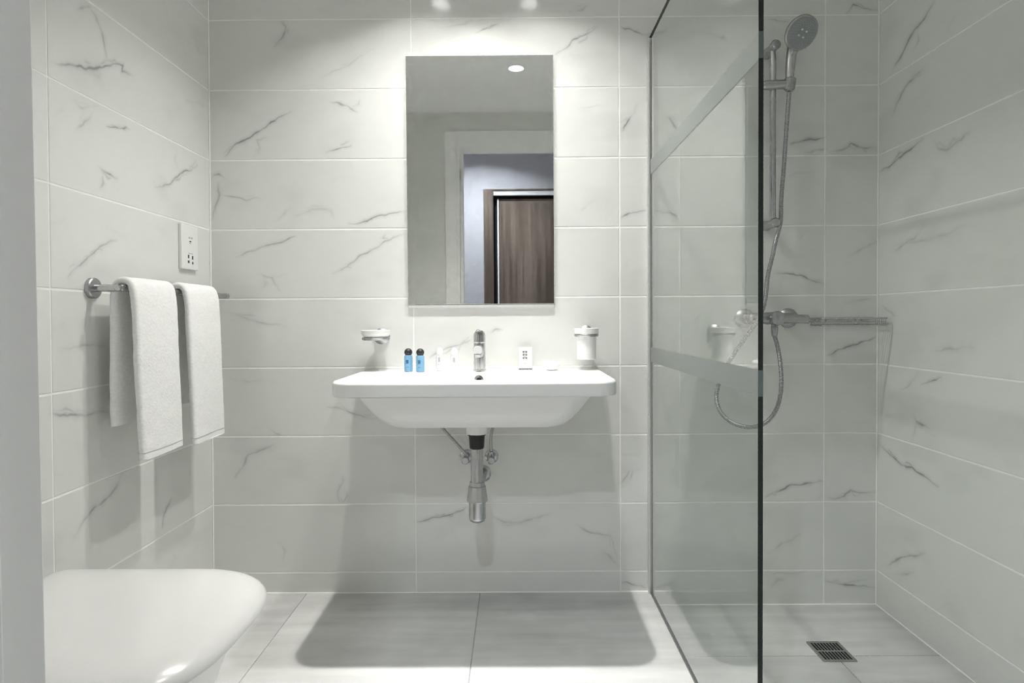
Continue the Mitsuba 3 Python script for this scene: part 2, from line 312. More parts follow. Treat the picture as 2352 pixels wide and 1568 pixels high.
scene['steel'] = two({'type': 'roughconductor', 'material': 'none', 'specular_reflectance': rgb(0.50, 0.50, 0.49), 'alpha': 0.22, 'distribution': 'ggx'})
scene['satin_aluminium'] = two({'type': 'roughconductor', 'material': 'none', 'specular_reflectance': rgb(0.88, 0.88, 0.87), 'alpha': 0.35, 'distribution': 'ggx'})
scene['mirror_silver'] = two({'type': 'conductor', 'material': 'none', 'specular_reflectance': rgb(0.80, 0.815, 0.80)})
scene['mirror_edge'] = two(plastic(rgb(0.60, 0.62, 0.60), 0.1))
scene['black_rubber'] = plastic(rgb(0.018, 0.018, 0.019), 0.25)
scene['dark_hole'] = two({'type': 'diffuse', 'reflectance': rgb(0.03, 0.03, 0.03)})
scene['grey_print'] = two({'type': 'diffuse', 'reflectance': rgb(0.09, 0.09, 0.09)})
scene['light_print'] = two({'type': 'diffuse', 'reflectance': rgb(0.42, 0.42, 0.42)})
scene['shower_face'] = plastic(rgb(0.36, 0.385, 0.40), 0.2)
scene['nozzle'] = plastic(rgb(0.55, 0.57, 0.58), 0.2)
scene['blue_gel'] = plastic(rgb(0.20, 0.41, 0.62), 0.08)
scene['blue_print'] = two({'type': 'diffuse', 'reflectance': rgb(0.03, 0.07, 0.16)})
scene['terry'] = two({'type': 'diffuse', 'reflectance': mikit.proc(terry_fn)})
scene['terry_hem'] = two({'type': 'diffuse', 'reflectance': rgb(0.84, 0.84, 0.83)})
scene['glass_pane'] = {'type': 'thindielectric', 'int_ior': 1.5, 'specular_transmittance': rgb(0.82, 0.865, 0.84)}
scene['glass_edge'] = two(plastic(rgb(0.012, 0.02, 0.017), 0.08))
scene['frosted_edge'] = two(plastic(rgb(0.16, 0.21, 0.20), 0.2))
scene['frosted_film'] = {'type': 'principledthin', 'base_color': rgb(0.42, 0.45, 0.435), 'roughness': 0.45, 'spec_trans': 0.0, 'diff_trans': 0.75, 'eta': 1.3}
scene['wood'] = plastic(mikit.proc(wood_fn), 0.3)
scene['can_reflector'] = two({'type': 'diffuse', 'reflectance': rgb(0.45, 0.45, 0.45)})

# ------------------------------------------------------------------ helpers
_used = {}
def key_for(name):
    n = _used.get(name, -1) + 1
    _used[name] = n
    return name if n == 0 else f'{name}_{n:03d}'
def add(name, mesh, bsdf, smooth=False, parent=None, kind=None, label=None, cat=None, group=None, **more):
    key = key_for(f'{parent}__{name}' if parent else name)
    scene[key] = mikit.ply(mesh, bsdf, smooth=smooth, **more)
    tag(key, label, cat, group, kind)
    return key
def tag(key, label=None, cat=None, group=None, kind=None):
    e = {k: v for k, v in (('label', label), ('category', cat), ('group', group), ('kind', kind)) if v}
    if e: labels.setdefault(key, {}).update(e)
def thing(name, label, cat, group=None):
    key = key_for(name)
    tag(key, label, cat, group)
    return key
def join(*ms): return trimesh.util.concatenate(list(ms))
def tm(m):
    a = m.to_mesh()
    return trimesh.Trimesh(a.vert_properties[:, :3], a.tri_verts, process=False)
def box(lo, hi):
    lo, hi = np.minimum(lo, hi), np.maximum(lo, hi)
    m = trimesh.creation.box(hi - lo); m.apply_translation((lo + hi) / 2)
    return m
def rbox(lo, hi, r=0.003, n=8):
    lo, hi = np.minimum(lo, hi).astype(float), np.maximum(lo, hi).astype(float)
    s = manifold3d.Manifold.sphere(r, n * 2)
    parts = [s.translate([float(lo[0] + r if a else hi[0] - r), float(lo[1] + r if b else hi[1] - r), float(lo[2] + r if c else hi[2] - r)])
             for a in (0, 1) for b in (0, 1) for c in (0, 1)]
    return tm(manifold3d.Manifold.batch_hull(parts))
def frame_to(d):
    d = np.asarray(d, float) / np.linalg.norm(d)
    a = np.cross(d, [0, 0, 1.0] if abs(d[2]) < 0.9 else [1.0, 0, 0]); a /= np.linalg.norm(a)
    m = np.eye(4); m[:3, 0], m[:3, 1], m[:3, 2] = a, np.cross(d, a), d
    return m
def lathe(profile, origin=(0, 0, 0), axis=(0, 0, 1), n=40):
    """Revolves (radius, height) points about axis through origin; a closed outline from axis to axis."""
    p = np.asarray(profile, float)
    ang = np.arange(n) * 2 * np.pi / n
    v = np.stack([p[:, None, 0] * np.cos(ang), p[:, None, 0] * np.sin(ang), np.repeat(p[:, 1:2], n, 1)], -1).reshape(-1, 3)
    f = []
    for i in range(len(p) - 1):
        for j in range(n):
            a, b, c, d = i * n + j, i * n + (j + 1) % n, (i + 1) * n + (j + 1) % n, (i + 1) * n + j
            if p[i, 0] > 1e-9: f.append((a, b, c if p[i + 1, 0] > 1e-9 else c))
            if p[i + 1, 0] > 1e-9: f.append((a, c, d))
    m = trimesh.Trimesh(v, f, process=False); m.merge_vertices()
    w = frame_to(axis); w[:3, 3] = origin
    m.apply_transform(w)
    return m
def cyl(p0, p1, r, n=28, bev=0.0006):
    p0, p1 = np.asarray(p0, float), np.asarray(p1, float)
    h = np.linalg.norm(p1 - p0); b = min(bev, r * 0.4, h * 0.4)
    return lathe([(0, 0), (r - b, 0), (r, b), (r, h - b), (r - b, h), (0, h)], p0, p1 - p0, n)
def tube(points, radius, sides=12, closed=False, caps=True):
    p = np.asarray(points, float); n = len(p)
    r = np.broadcast_to(np.asarray(radius, float), (n,))
    t = np.gradient(p, axis=0) if not closed else np.roll(p, -1, 0) - np.roll(p, 1, 0)
    t /= np.linalg.norm(t, axis=1, keepdims=True) + 1e-12
    a = np.zeros_like(p)
    u = np.cross(t[0], [0, 0, 1.0] if abs(t[0][2]) < 0.9 else [1.0, 0, 0]); u /= np.linalg.norm(u)
    for i in range(n):
        u = u - t[i] * (u @ t[i]); u /= np.linalg.norm(u); a[i] = u
    b = np.cross(t, a); ang = np.arange(sides) * 2 * np.pi / sides
    v = (p[:, None] + r[:, None, None] * (np.cos(ang)[None, :, None] * a[:, None] + np.sin(ang)[None, :, None] * b[:, None])).reshape(-1, 3)
    f = []
    for i in range(n if closed else n - 1):
        k = (i + 1) % n
        for j in range(sides):
            q, w = j, (j + 1) % sides
            f += [(i * sides + q, i * sides + w, k * sides + w), (i * sides + q, k * sides + w, k * sides + q)]
    if caps and not closed:
        v = np.vstack([v, p[:1], p[-1:]])
        for j in range(sides):
            f += [(len(v) - 2, (j + 1) % sides, j), (len(v) - 1, (n - 1) * sides + j, (n - 1) * sides + (j + 1) % sides)]
    m = trimesh.Trimesh(v, f, process=False)
    if m.volume < 0: m.invert()
    return m
def spline(points, n):
    p = np.asarray(points, float)
    s = np.r_[0, np.cumsum(np.linalg.norm(np.diff(p, axis=0), axis=1))]
    return CubicSpline(s, p)(np.linspace(0, s[-1], n)), s[-1]
def extrude(poly, h, origin=(0, 0, 0), xa=(1, 0, 0), ya=(0, 1, 0)):
    """Extrudes a polygon of the plane (xa, ya) along xa x ya."""
    gs = getattr(poly, 'geoms', [poly])
    m = join(*[trimesh.creation.extrude_polygon(g, h, engine='earcut') for g in gs])
    w = np.eye(4); w[:3, 0], w[:3, 1], w[:3, 2], w[:3, 3] = xa, ya, np.cross(xa, ya), origin
    m.apply_transform(w)
    return m
def rounded(x0, y0, x1, y1, r, q=8):
    return sg.box(x0 + r, y0 + r, x1 - r, y1 - r).buffer(r, quad_segs=q)
def hull_stack(levels):
    """Convex hull of outlines [(ring points (n,2), z)]."""
    pts = np.vstack([np.c_[np.asarray(o), np.full(len(o), z)] for o, z in levels])
    return manifold3d.Manifold.hull_points(pts)
def ring(poly): return np.array(poly.exterior.coords)[:-1]
def tile_mesh(u0, u1, v0, v1, depth=0.008, gap=0.0034, bev=0.0016):
    """A cushion-edged tile: its face in the plane (u, v) at w = 0, its back at w = -depth."""
    a, b, c, d = u0 + gap / 2, u1 - gap / 2, v0 + gap / 2, v1 - gap / 2
    e = bev
    v = np.array([(a, c, -depth), (b, c, -depth), (b, d, -depth), (a, d, -depth), (a, c, -e), (b, c, -e), (b, d, -e), (a, d, -e),
                  (a + .4 * e, c + .4 * e, -.35 * e), (b - .4 * e, c + .4 * e, -.35 * e), (b - .4 * e, d - .4 * e, -.35 * e), (a + .4 * e, d - .4 * e, -.35 * e),
                  (a + 1.3 * e, c + 1.3 * e, 0), (b - 1.3 * e, c + 1.3 * e, 0), (b - 1.3 * e, d - 1.3 * e, 0), (a + 1.3 * e, d - 1.3 * e, 0)])
    f = []
    for k in range(3):
        for i in range(4):
            j = (i + 1) % 4
            f += [(4 * k + i, 4 * k + j, 4 * k + 4 + j), (4 * k + i, 4 * k + 4 + j, 4 * k + 4 + i)]
    f += [(12, 13, 14), (12, 14, 15), (0, 2, 1), (0, 3, 2)]
    return v, np.array(f)
def placed_tile(uvw, u_dir, v_dir, origin, shear=False):
    v, f = uvw
    w_dir = np.cross(u_dir, v_dir)
    p = np.asarray(origin, float) + v[:, :1] * np.asarray(u_dir, float) + v[:, 1:2] * np.asarray(v_dir, float) + v[:, 2:] * w_dir
    if shear: p[:, 0] += LEAN * (p[:, 2] - CAM_H)
    return trimesh.Trimesh(p, f, process=False)

# ================================================================== the room
WT = 0.12
def wall_rows(z_lo, z_hi):
    edges = [z_hi] + [z for z in ROWS + [2.3267] if z_lo + 0.01 < z < z_hi - 0.02] + [z_lo]
    return sorted(edges)
# front wall (y = 0)
add('wall_front', box((XL - 0.1, 0.0012, -0.1), (XR + 0.1, WT, CEIL + 0.05)), 'grout', kind='structure')
for a, b in ((XL - 0.03, -0.367), (-0.367, 0.379), (0.379, 1.1175), (1.1175, XR)):
    lo = 0.0 if b < 0.4 else SHOWER_Z
    es = wall_rows(lo, CEIL)
    for c, d in zip(es, es[1:]):
        add('tile', placed_tile(tile_mesh(a, b, c, d), (1, 0, 0), (0, 0, 1), (0, 0, 0)), 'marble_front', parent='wall_front')
# left wall
lw = box((XL - WT, YB - 0.1, -0.1), (XL - 0.0012, 0.002, CEIL + 0.05)); lw.vertices[:, 0] += LEAN * (lw.vertices[:, 2] - CAM_H)
add('wall_left', lw, 'grout', kind='structure')
es = wall_rows(0.0, CEIL)
for a, b in ((-0.78, -0.002), (-1.53, -0.78), (YB, -1.53)):
    for c, d in zip(es, es[1:]):
        add('tile', placed_tile(tile_mesh(a, b, c, d), (0, 1, 0), (0, 0, 1), (XL, 0, 0), True), 'marble_left', parent='wall_left')
# right wall
add('wall_right', box((XR + 0.0012, YB - 0.1, -0.1), (XR + WT, 0.002, CEIL + 0.05)), 'grout', kind='structure')
es = wall_rows(SHOWER_Z, CEIL)
for a, b in ((0.002, 0.75), (0.75, 1.5), (1.5, -YB)):
    for c, d in zip(es, es[1:]):
        add('tile', placed_tile(tile_mesh(a, b, c, d), (0, -1, 0), (0, 0, 1), (XR, 0, 0)), 'marble_right', parent='wall_right')
# door wall with its opening
OX0, OX1, OZ = -0.37, 0.47, 2.13
plan = sg.box(XL - 0.1, -0.1, XR + 0.1, CEIL + 0.05).difference(sg.box(OX0, -0.1, OX1, OZ))
add('wall_back', extrude(plan, WT - 0.0012, (0, YB - WT, 0), (-1, 0, 0), (0, 0, 1)).apply_transform(np.diag([-1, 1, 1, 1.0])), 'grout', kind='structure')
m = scene['wall_back']
es = wall_rows(0.0, CEIL)
for a, b in ((XL, -0.40), (0.50, XR)):
    cols = [a, b] if b - a < 0.75 else [a, (a + b) / 2, b]
    for p, q in zip(cols, cols[1:]):
        for c, d in zip(es, es[1:]):
            add('tile', placed_tile(tile_mesh(-q, -p, c, d), (-1, 0, 0), (0, 0, 1), (0, YB, 0)), 'marble_back', parent='wall_back')
for p, q in ((-0.40, 0.10), (0.10, 0.50)):
    for c, d in ((2.16, CEIL),):
        add('tile', placed_tile(tile_mesh(-q, -p, c, d), (-1, 0, 0), (0, 0, 1), (0, YB, 0)), 'marble_back', parent='wall_back')
# bathroom door frame (the door itself stands open in the corridor)
tag('door_1', kind='structure'); _used['door_1'] = 0
CI, CO, CT = -0.37, -0.444, 2.205
for lo, hi in (((CO, YB, 0), (CI, YB + 0.013, CT)), ((OX1, YB, 0), (OX1 + 0.075, YB + 0.013, CT)), ((CI, YB, OZ), (OX1, YB + 0.013, CT))):
    add('casing', rbox(lo, hi, 0.002, 4), 'white_lacquer', parent='door_1')
for lo, hi in (((OX0, YB - WT, 0), (OX0 + 0.018, YB + 0.004, OZ)), ((OX1 - 0.018, YB - WT, 0), (OX1, YB + 0.004, OZ)), ((OX0, YB - WT, OZ - 0.018), (OX1, YB + 0.004, OZ))):
    add('jamb', rbox(lo, hi, 0.002, 4), 'white_lacquer', parent='door_1')
for lo, hi in (((OX0 + 0.016, YB - WT, 0), (OX0 + 0.036, YB - 0.055, OZ - 0.016)), ((OX1 - 0.036, YB - WT, 0), (OX1 - 0.016, YB - 0.055, OZ - 0.016)), ((OX0 + 0.016, YB - WT, OZ - 0.038), (OX1 - 0.016, YB - 0.055, OZ - 0.016))):
    add('door_stop', rbox(lo, hi, 0.002, 4), 'white_lacquer', parent='door_1')
add('strike_plate', rbox((OX0 + 0.0175, YB - 0.046, 1.905), (OX0 + 0.0205, YB - 0.018, 1.975), 0.001, 4), 'chrome_dark', parent='door_1')
# floor: bathroom floor, sunken shower floor
add('floor', box((XL - 0.1, YB - WT, -0.16), (GLASS_X + 0.008, 0.004, -0.0012)), 'floor_grout', kind='structure')
for a, b in ((XL - 0.02, -0.768), (-0.768, -0.134), (-0.134, GLASS_X + 0.008)):
    for c, d in ((-0.60, -0.0), (-1.20, -0.60), (YB - WT, -1.20)):
        add('tile', placed_tile(tile_mesh(a, b, c, d, gap=0.003, bev=0.0009), (1, 0, 0), (0, 1, 0), (0, 0, 0)), 'floor_stone', parent='floor')
add('floor_shower', box((GLASS_X + 0.008, YB, -0.16), (XR + 0.02, 0.004, SHOWER_Z - 0.0012)), 'floor_grout', kind='structure')
for a, b, c, d in ((GLASS_X + 0.008, XR, -0.345, 0.0), (GLASS_X + 0.008, 0.985, -0.945, -0.345), (0.985, XR, -0.945, -0.345), (GLASS_X + 0.008, 0.985, YB, -0.945), (0.985, XR, YB, -0.945)):
    add('tile', placed_tile(tile_mesh(a, b, c, d, gap=0.003, bev=0.0009), (1, 0, 0), (0, 1, 0), (0, 0, SHOWER_Z)), 'floor_stone', parent='floor_shower')
# pale sealant beads along the walls
tag('trim_1', kind='structure'); _used['trim_1'] = 0
for p, q in (((XL, -0.0022, 0.001), (GLASS_X, -0.0022, 0.001)), ((GLASS_X + 0.01, -0.0022, SHOWER_Z + 0.001), (XR, -0.0022, SHOWER_Z + 0.001)),
             ((XR - 0.002, 0, SHOWER_Z + 0.001), (XR - 0.002, YB, SHOWER_Z + 0.001)), ((XR - 0.001, -0.001, SHOWER_Z), (XR - 0.001, -0.001, CEIL)),
             ((left_x(0) + 0.002, 0, 0.001), (left_x(0) + 0.002, YB, 0.001)), ((left_x(0) + 0.001, -0.001, 0), (left_x(CEIL) + 0.001, -0.001, CEIL))):
    add('sealant_bead', cyl(p, q, 0.0028, 8), 'grout', parent='trim_1')
# ceiling with the lamps' round cut-outs
HX0, HX1, HY = -1.6, 1.6, -3.045
ceil = sg.box(XL - 0.1, YB - WT, XR + 0.1, 0.1)
hall_ceil = sg.box(HX0 - 0.1, HY - 0.1, HX1 + 0.1, YB - WT + 0.02).difference(sg.Point(*HALL_LAMP).buffer(0.056, quad_segs=12))
for x, y in LAMPS:
    ceil = ceil.difference(sg.Point(x, y).buffer(0.041, quad_segs=12))
add('ceiling', extrude(ceil, 0.16, (0, 0, CEIL)), 'ceiling_paint', kind='structure')
add('ceiling_corridor', extrude(hall_ceil, 0.16, (0, 0, HALL_CEIL)), 'ceiling_paint', kind='structure')
# corridor beyond the door
DX0, DX1, DZ = -0.178, 0.80, 2.08
plan = sg.box(HX0 - 0.1, -0.1, HX1 + 0.1, HALL_CEIL + 0.02).difference(sg.box(DX0, -0.2, DX1, DZ))
add('wall_corridor', extrude(plan, 0.10, (0, HY, 0), (1, 0, 0), (0, 0, 1)).apply_translation((0, 0, 0)), 'hall_paint', kind='structure')
add('wall_corridor_left', box((HX0 - 0.1, HY, 0), (HX0, YB - WT, HALL_CEIL)), 'hall_paint', kind='structure')
add('wall_corridor_right', box((HX1, HY, 0), (HX1 + 0.1, YB - WT, HALL_CEIL)), 'hall_paint', kind='structure')
plan = sg.box(HX0, 0, HX1, HALL_CEIL).difference(sg.box(OX0, -0.1, OX1, OZ))
add('wall_corridor_near', extrude(plan, 0.004, (0, YB - WT, 0), (1, 0, 0), (0, 0, 1)), 'hall_paint', kind='structure')
add('floor_corridor', box((HX0, HY - 0.1, -0.12), (HX1, YB - WT, 0.0)), 'floor_stone', kind='structure')
tag('door_2', kind='structure'); _used['door_2'] = 0
add('casing', rbox((-0.259, HY, 0), (DX0, HY + 0.016, 2.091), 0.002, 4), 'wood', parent='door_2')
add('casing', rbox((DX1, HY, 0), (DX1 + 0.08, HY + 0.016, 2.091), 0.002, 4), 'wood', parent='door_2')
add('casing', rbox((DX0, HY, DZ), (DX1, HY + 0.016, 2.091), 0.002, 4), 'wood', parent='door_2')
add('header_strip', rbox((DX0 + 0.002, HY - 0.018, 2.039), (DX1, HY + 0.006, DZ - 0.001), 0.002, 4), 'white_lacquer', parent='door_2')
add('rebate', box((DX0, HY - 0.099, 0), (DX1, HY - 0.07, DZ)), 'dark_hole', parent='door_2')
add('edge_strip', rbox((-0.146, HY - 0.06, 0.005), (-0.131, HY - 0.030, 2.017), 0.002, 4), 'white_lacquer', parent='door_2')
add('leaf', rbox((-0.1285, HY - 0.068, 0.005), (DX1 - 0.01, HY - 0.036, 2.017), 0.002, 4), 'wood', parent='door_2')

# ================================================================== lamps
def downlight(x, y, radiance, tint, label, z=CEIL, CAN=0.041, lens=0.0315, depth=0.0385):
    k = thing('downlight', label, 'ceiling lamp', None)
    add('trim_ring', lathe([(CAN - 0.001, 0.0), (CAN - 0.001, -0.003), (CAN + 0.008, -0.003), (CAN + 0.011, 0.0)], (x, y, z), n=36), 'white_lacquer', smooth=40, parent=k)
    add('can', lathe([(CAN - 0.001, -0.001), (CAN - 0.001, depth + 0.006), (0.018, depth + 0.006)], (x, y, z), n=36), 'can_reflector', parent=k)
    n = 28; ang = np.arange(n) * 2 * np.pi / n
    c = np.c_[np.cos(ang), np.sin(ang)]
    core, well = 0.0145, 0.072
    i = np.arange(n); j = (i + 1) % n
    v = np.vstack([np.c_[c * (core + 0.0015), np.zeros(n)], np.c_[c * lens, np.zeros(n)]]) + (x, y, z + depth)
    f = np.vstack([np.c_[i, j, j + n], np.c_[i, j + n, i + n]])
    add('lens', trimesh.Trimesh(v, f, process=False), 'white_plastic', parent=k, emitter={'type': 'area', 'radiance': rgb(*[radiance[0] * q for q in tint])})
    v = np.c_[np.vstack([[0, 0], c * core]), np.zeros(n + 1)] + (x, y, z + depth + well)
    add('core', trimesh.Trimesh(v, np.c_[i * 0, 1 + j, 1 + i], process=False), 'white_plastic', parent=k, emitter={'type': 'area', 'radiance': rgb(*[radiance[1] * q for q in tint])})
    add('core_tube', lathe([(core + 0.0012, depth + 0.0004), (core + 0.0012, depth + well + 0.002), (0, depth + well + 0.002)], (x, y, z), n=28), 'dark_hole', parent=k)
for (x, y), r, l in zip(LAMPS, LAMP_RADIANCE, ('recessed white downlight in the ceiling above the left half of the basin', 'recessed white downlight in the ceiling above the right half of the basin',
                                             'lone recessed ceiling downlight seen as a bright spot at the top of the mirror')):
    downlight(x, y, r, LAMP_TINT, l)
downlight(*HALL_LAMP, HALL_RADIANCE, HALL_TINT, 'recessed ceiling downlight in the corridor outside the bathroom door', HALL_CEIL, 0.056, 0.032, 0.037)

# ================================================================== mirror
MX0, MX1, MZ0, MZ1 = -0.386, 0.1425, 1.052, 1.940
k = thing('wall_mirror', 'tall frameless rectangular mirror on the marble wall above the basin', 'mirror')
add('backing', box((MX0 + 0.004, -0.0065, MZ0 + 0.004), (MX1 - 0.004, -0.0002, MZ1 - 0.004)), 'mirror_edge', parent=k)
add('edge_rim', join(*[box(a, b) for a, b in (((MX0, -0.0112, MZ0), (MX0 + 0.0012, -0.0066, MZ1)), ((MX1 - 0.0012, -0.0112, MZ0), (MX1, -0.0066, MZ1)),
                                             ((MX0, -0.0112, MZ1 - 0.0012), (MX1, -0.0066, MZ1)), ((MX0, -0.0112, MZ0), (MX1, -0.0066, MZ0 + 0.0012)))]), 'mirror_edge', parent=k)
add('silvered_glass', extrude(sg.box(MX0 + 0.0012, MZ0 + 0.0012, MX1 - 0.0012, MZ1 - 0.0012), 0.0044, (0, -0.0066, 0), (1, 0, 0), (0, 0, 1)), 'mirror_silver', parent=k)
add('support_ledge', rbox((MX0, -0.010, MZ0 - 0.013), (MX1, -0.0002, MZ0 - 0.001), 0.0015, 4), 'mirror_edge', parent=k, label='pale ledge strip under the mirror')

# ================================================================== wash basin
BX0, BX1, BYF, BZ = -0.545, 0.300, -0.462, 0.818
def basin_outline(inset):
    p = rounded(BX0 + inset, BYF + inset, BX1 - inset, 0.2, 0.062 - inset, 12).intersection(sg.box(-9, -9, 9, -0.0005))
    return ring(p)
deck = hull_stack([(basin_outline(0.006), 0.7715), (basin_outline(0.0015), 0.7735), (basin_outline(0), 0.777), (basin_outline(0), 0.807), (basin_outline(0.0015), 0.8125), (basin_outline(0.005), 0.8165), (basin_outline(0.010), BZ)])
levels = []
for s in np.sin(np.linspace(0, 1, 15) * np.pi / 2):
    i = 0.105 * (0.60 * s + 0.40 * (1 - math.sqrt(max(0.0, 1 - s * s))))
    levels.append((ring(rounded(-0.492 + i, -0.425 + 0.75 * i, 0.244 - i, -0.055 - 0.35 * i, 0.07, 8)), 0.785 - 0.121 * s))
bowl = hull_stack(levels)
cav = []
for s in np.linspace(0, 1, 10):
    i = 0.115 * (0.35 * s + 0.65 * s ** 5)
    cav.append((ring(rounded(-0.470 + i, -0.418 + 0.7 * i, 0.225 - i, -0.138 - 0.2 * i, 0.06, 8)), 0.8185 - 0.118 * s + (0.004 if s == 0 else 0)))
neck = manifold3d.Manifold.cylinder(0.06, 0.034, 0.037, 40).translate([-0.128, -0.22, 0.6225])
basin = (deck + bowl + neck) - hull_stack(cav)
k = thing('wash_basin', 'wide white ceramic wash basin mounted on the marble wall below the mirror', 'wash basin')
add('bowl', tm(basin), 'ceramic', smooth=28, parent=k)
add('overflow_ring', lathe([(0.0085, -0.002), (0.0085, 0.0035), (0.0155, 0.0025), (0.0160, -0.003)], (-0.1245, -0.1395, 0.7905), (0, -1, 0.06), 28), 'chrome', smooth=30, parent=k, label='round chrome overflow ring')
add('overflow_hole', cyl((-0.1245, -0.136, 0.7905), (-0.1245, -0.1405, 0.7905), 0.0088, 20), 'dark_hole', parent=k)
add('drain_plug', lathe([(0, 0.004), (0.02, 0.003), (0.031, 0.0), (0.031, -0.004), (0, -0.004)], (-0.128, -0.26, 0.704), n=32), 'chrome', smooth=30, parent=k)

# ------------------------------------------------------------------ tap
FX, FY = -0.1245, -0.085
k = thing('basin_tap', 'chrome single-lever mixer tap standing at the back of the wash basin', 'tap')
add('body', lathe([(0, 0.0), (0.0225, 0.0), (0.0225, 0.004), (0.0205, 0.006), (0.0200, 0.095), (0.0207, 0.098), (0, 0.098)], (FX, FY, BZ), n=40), 'chrome', smooth=30, parent=k)
sp = [(FX, FY - 0.010, BZ + 0.062), (FX, FY - 0.05, BZ + 0.074), (FX, FY - 0.095, BZ + 0.080), (FX, FY - 0.118, BZ + 0.077)]
pts, _ = spline(sp, 14)
add('spout', tube(pts, np.linspace(0.0175, 0.0155, 14), 24), 'chrome', smooth=40, parent=k)
add('aerator', lathe([(0.009, 0), (0.0125, 0), (0.0125, 0.010), (0.009, 0.012), (0, 0.012)], (FX, FY - 0.107, BZ + 0.054), (0, -0.1, 1), 28), 'chrome', smooth=30, parent=k)
add('lever', join(lathe([(0, 0.0), (0.0205, 0.0), (0.0205, 0.022), (0.018, 0.032), (0.011, 0.039), (0, 0.041)], (FX, FY, BZ + 0.1005), n=40),
                  tm(manifold3d.Manifold.batch_hull([manifold3d.Manifold.sphere(0.010, 20).scale([1, 1, 0.5]).translate([FX, FY - 0.012, BZ + 0.133]),
                                                    manifold3d.Manifold.sphere(0.0075, 20).scale([1, 1, 0.45]).translate([FX, FY - 0.080, BZ + 0.141])]))), 'chrome', smooth=35, parent=k)

# ------------------------------------------------------------------ things on the basin
def blue_bottle(x, y, label):
    k = thing('toiletry_bottle', label, 'bottle', 'blue bottles on the basin')
    r = 0.0143
    add('body', lathe([(0, 0), (r - 0.002, 0), (r, 0.002), (r, 0.052), (r - 0.0015, 0.0565), (0.0085, 0.0585), (0, 0.0585)], (x, y, BZ), n=32), 'blue_gel', smooth=35, parent=k, label='clear blue body')
    a = np.linspace(0, np.pi / 2, 9)
    add('cap', lathe([(0, 0.0570), (0.0098, 0.0572)] + [(0.0136 * math.cos(t), 0.0672 + 0.0133 * math.sin(t)) for t in np.linspace(-0.72, np.pi / 2, 13)[:-1]] + [(0, 0.0805)], (x, y, BZ), n=32), 'black_rubber', smooth=45, parent=k, label='round black cap')
    rows = [((-0.0052, 0.0375), (0.0042, 0.0405)), ((-0.0052, 0.0325), (0.0042, 0.0360)), ((-0.0052, 0.0285), (0.0042, 0.0308)), ((-0.0045, 0.016), (0.004, 0.0172))]
    ms = []
    for (u0, v0), (u1, v1) in rows:
        u = np.linspace(u0, u1, 5) + 0.0
        th = u / r - 0.12
        ms.append(curved_patch(x, y, r + 0.0002, th, BZ + v0, BZ + v1))
    add('printed_label', join(*ms), 'blue_print', parent=k, label='dark printed lettering block')
def curved_patch(x, y, r, th, z0, z1):
    """A thin print on the front (towards -y) of a round bottle."""
    v = np.array([(x + q * math.sin(t), y - q * math.cos(t), z) for z in (z0, z1) for q in (r, r - 0.0002) for t in th])
    n = len(th); f = []
    for i in range(n - 1):
        f += [(i, i + 1, 2 * n + i + 1), (i, 2 * n + i + 1, 2 * n + i)]
    return trimesh.Trimesh(v, f, process=False)
def white_bottle(x, y, label):
    k = thing('toiletry_bottle', label, 'bottle', 'white bottles on the basin')
    r = 0.0138
    add('body', lathe([(0, 0), (r - 0.003, 0), (r - 0.001, 0.002), (r, 0.012), (r, 0.050), (r - 0.002, 0.055), (0, 0.0555)], (x, y, BZ), n=32), 'clear_white', smooth=35, parent=k, label='milky white body')
    a = np.linspace(0, np.pi / 2, 9)
    add('cap', lathe([(0, 0.0557), (0.0112, 0.0557), (0.0120, 0.058)] + [(0.0120 * math.cos(t), 0.066 + 0.0155 * math.sin(t)) for t in a[:-1]] + [(0, 0.0815)], (x, y, BZ), n=32), 'white_plastic', smooth=45, parent=k, label='domed white cap')
    add('printed_label', join(curved_patch(x, y, r + 0.0002, np.linspace(-0.30, 0.24, 6), BZ + 0.032, BZ + 0.048)), 'light_print', parent=k, label='small grey print')
    add('printed_line', join(curved_patch(x, y, r + 0.0002, np.linspace(-0.5, 0.25, 6), BZ + 0.0225, BZ + 0.0238)), 'light_print', parent=k)
blue_bottle(-0.370, -0.104, 'small blue toiletry bottle with black cap, farthest from the tap of the blue pair')
blue_bottle(-0.326, -0.122, 'small blue toiletry bottle with black cap, nearer the tap and the white bottles')
white_bottle(-0.264, -0.080, 'small white toiletry bottle with grey print, beside the blue bottles')
white_bottle(-0.210, -0.110, 'small white toiletry bottle with grey print, the one next to the tap')
k = thing('soap_carton', 'small upright white carton with dark stacked print, right of the tap', 'box')
CX0, CX1, CY0, CY1 = 0.0125, 0.060, -0.050, -0.026
add('carton', rbox((CX0, CY0, BZ + 0.003), (CX1, CY1, BZ + 0.0785), 0.001, 4), 'clear_white', parent=k)
add('base_band', box((CX0 - 0.0002, CY0 - 0.0003, BZ), (CX1 + 0.0002, CY1, BZ + 0.0032)), 'grey_print', parent=k, label='dark strip along the foot of the carton')
cxm = (CX0 + CX1) / 2 - 0.002
pr = []
for z0 in (0.0655, 0.0555, 0.0440):
    pr += [box((cxm - 0.0075, CY0 - 0.0003, BZ + z0 - 0.0065), (cxm - 0.0045, CY0, BZ + z0)), box((cxm + 0.0045, CY0 - 0.0003, BZ + z0 - 0.0065), (cxm + 0.0075, CY0, BZ + z0)),
           box((cxm - 0.0045, CY0 - 0.0003, BZ + z0 - 0.0022), (cxm + 0.0045, CY0, BZ + z0)), box((cxm - 0.0045, CY0 - 0.0003, BZ + z0 - 0.0065), (cxm + 0.0045, CY0, BZ + z0 - 0.0050))]
add('printed_mark', join(*pr), 'grey_print', parent=k, label='dark stacked print on the carton front')
add('printed_line', box((cxm - 0.006, CY0 - 0.0003, BZ + 0.0205), (cxm + 0.006, CY0, BZ + 0.0215)), 'light_print', parent=k)
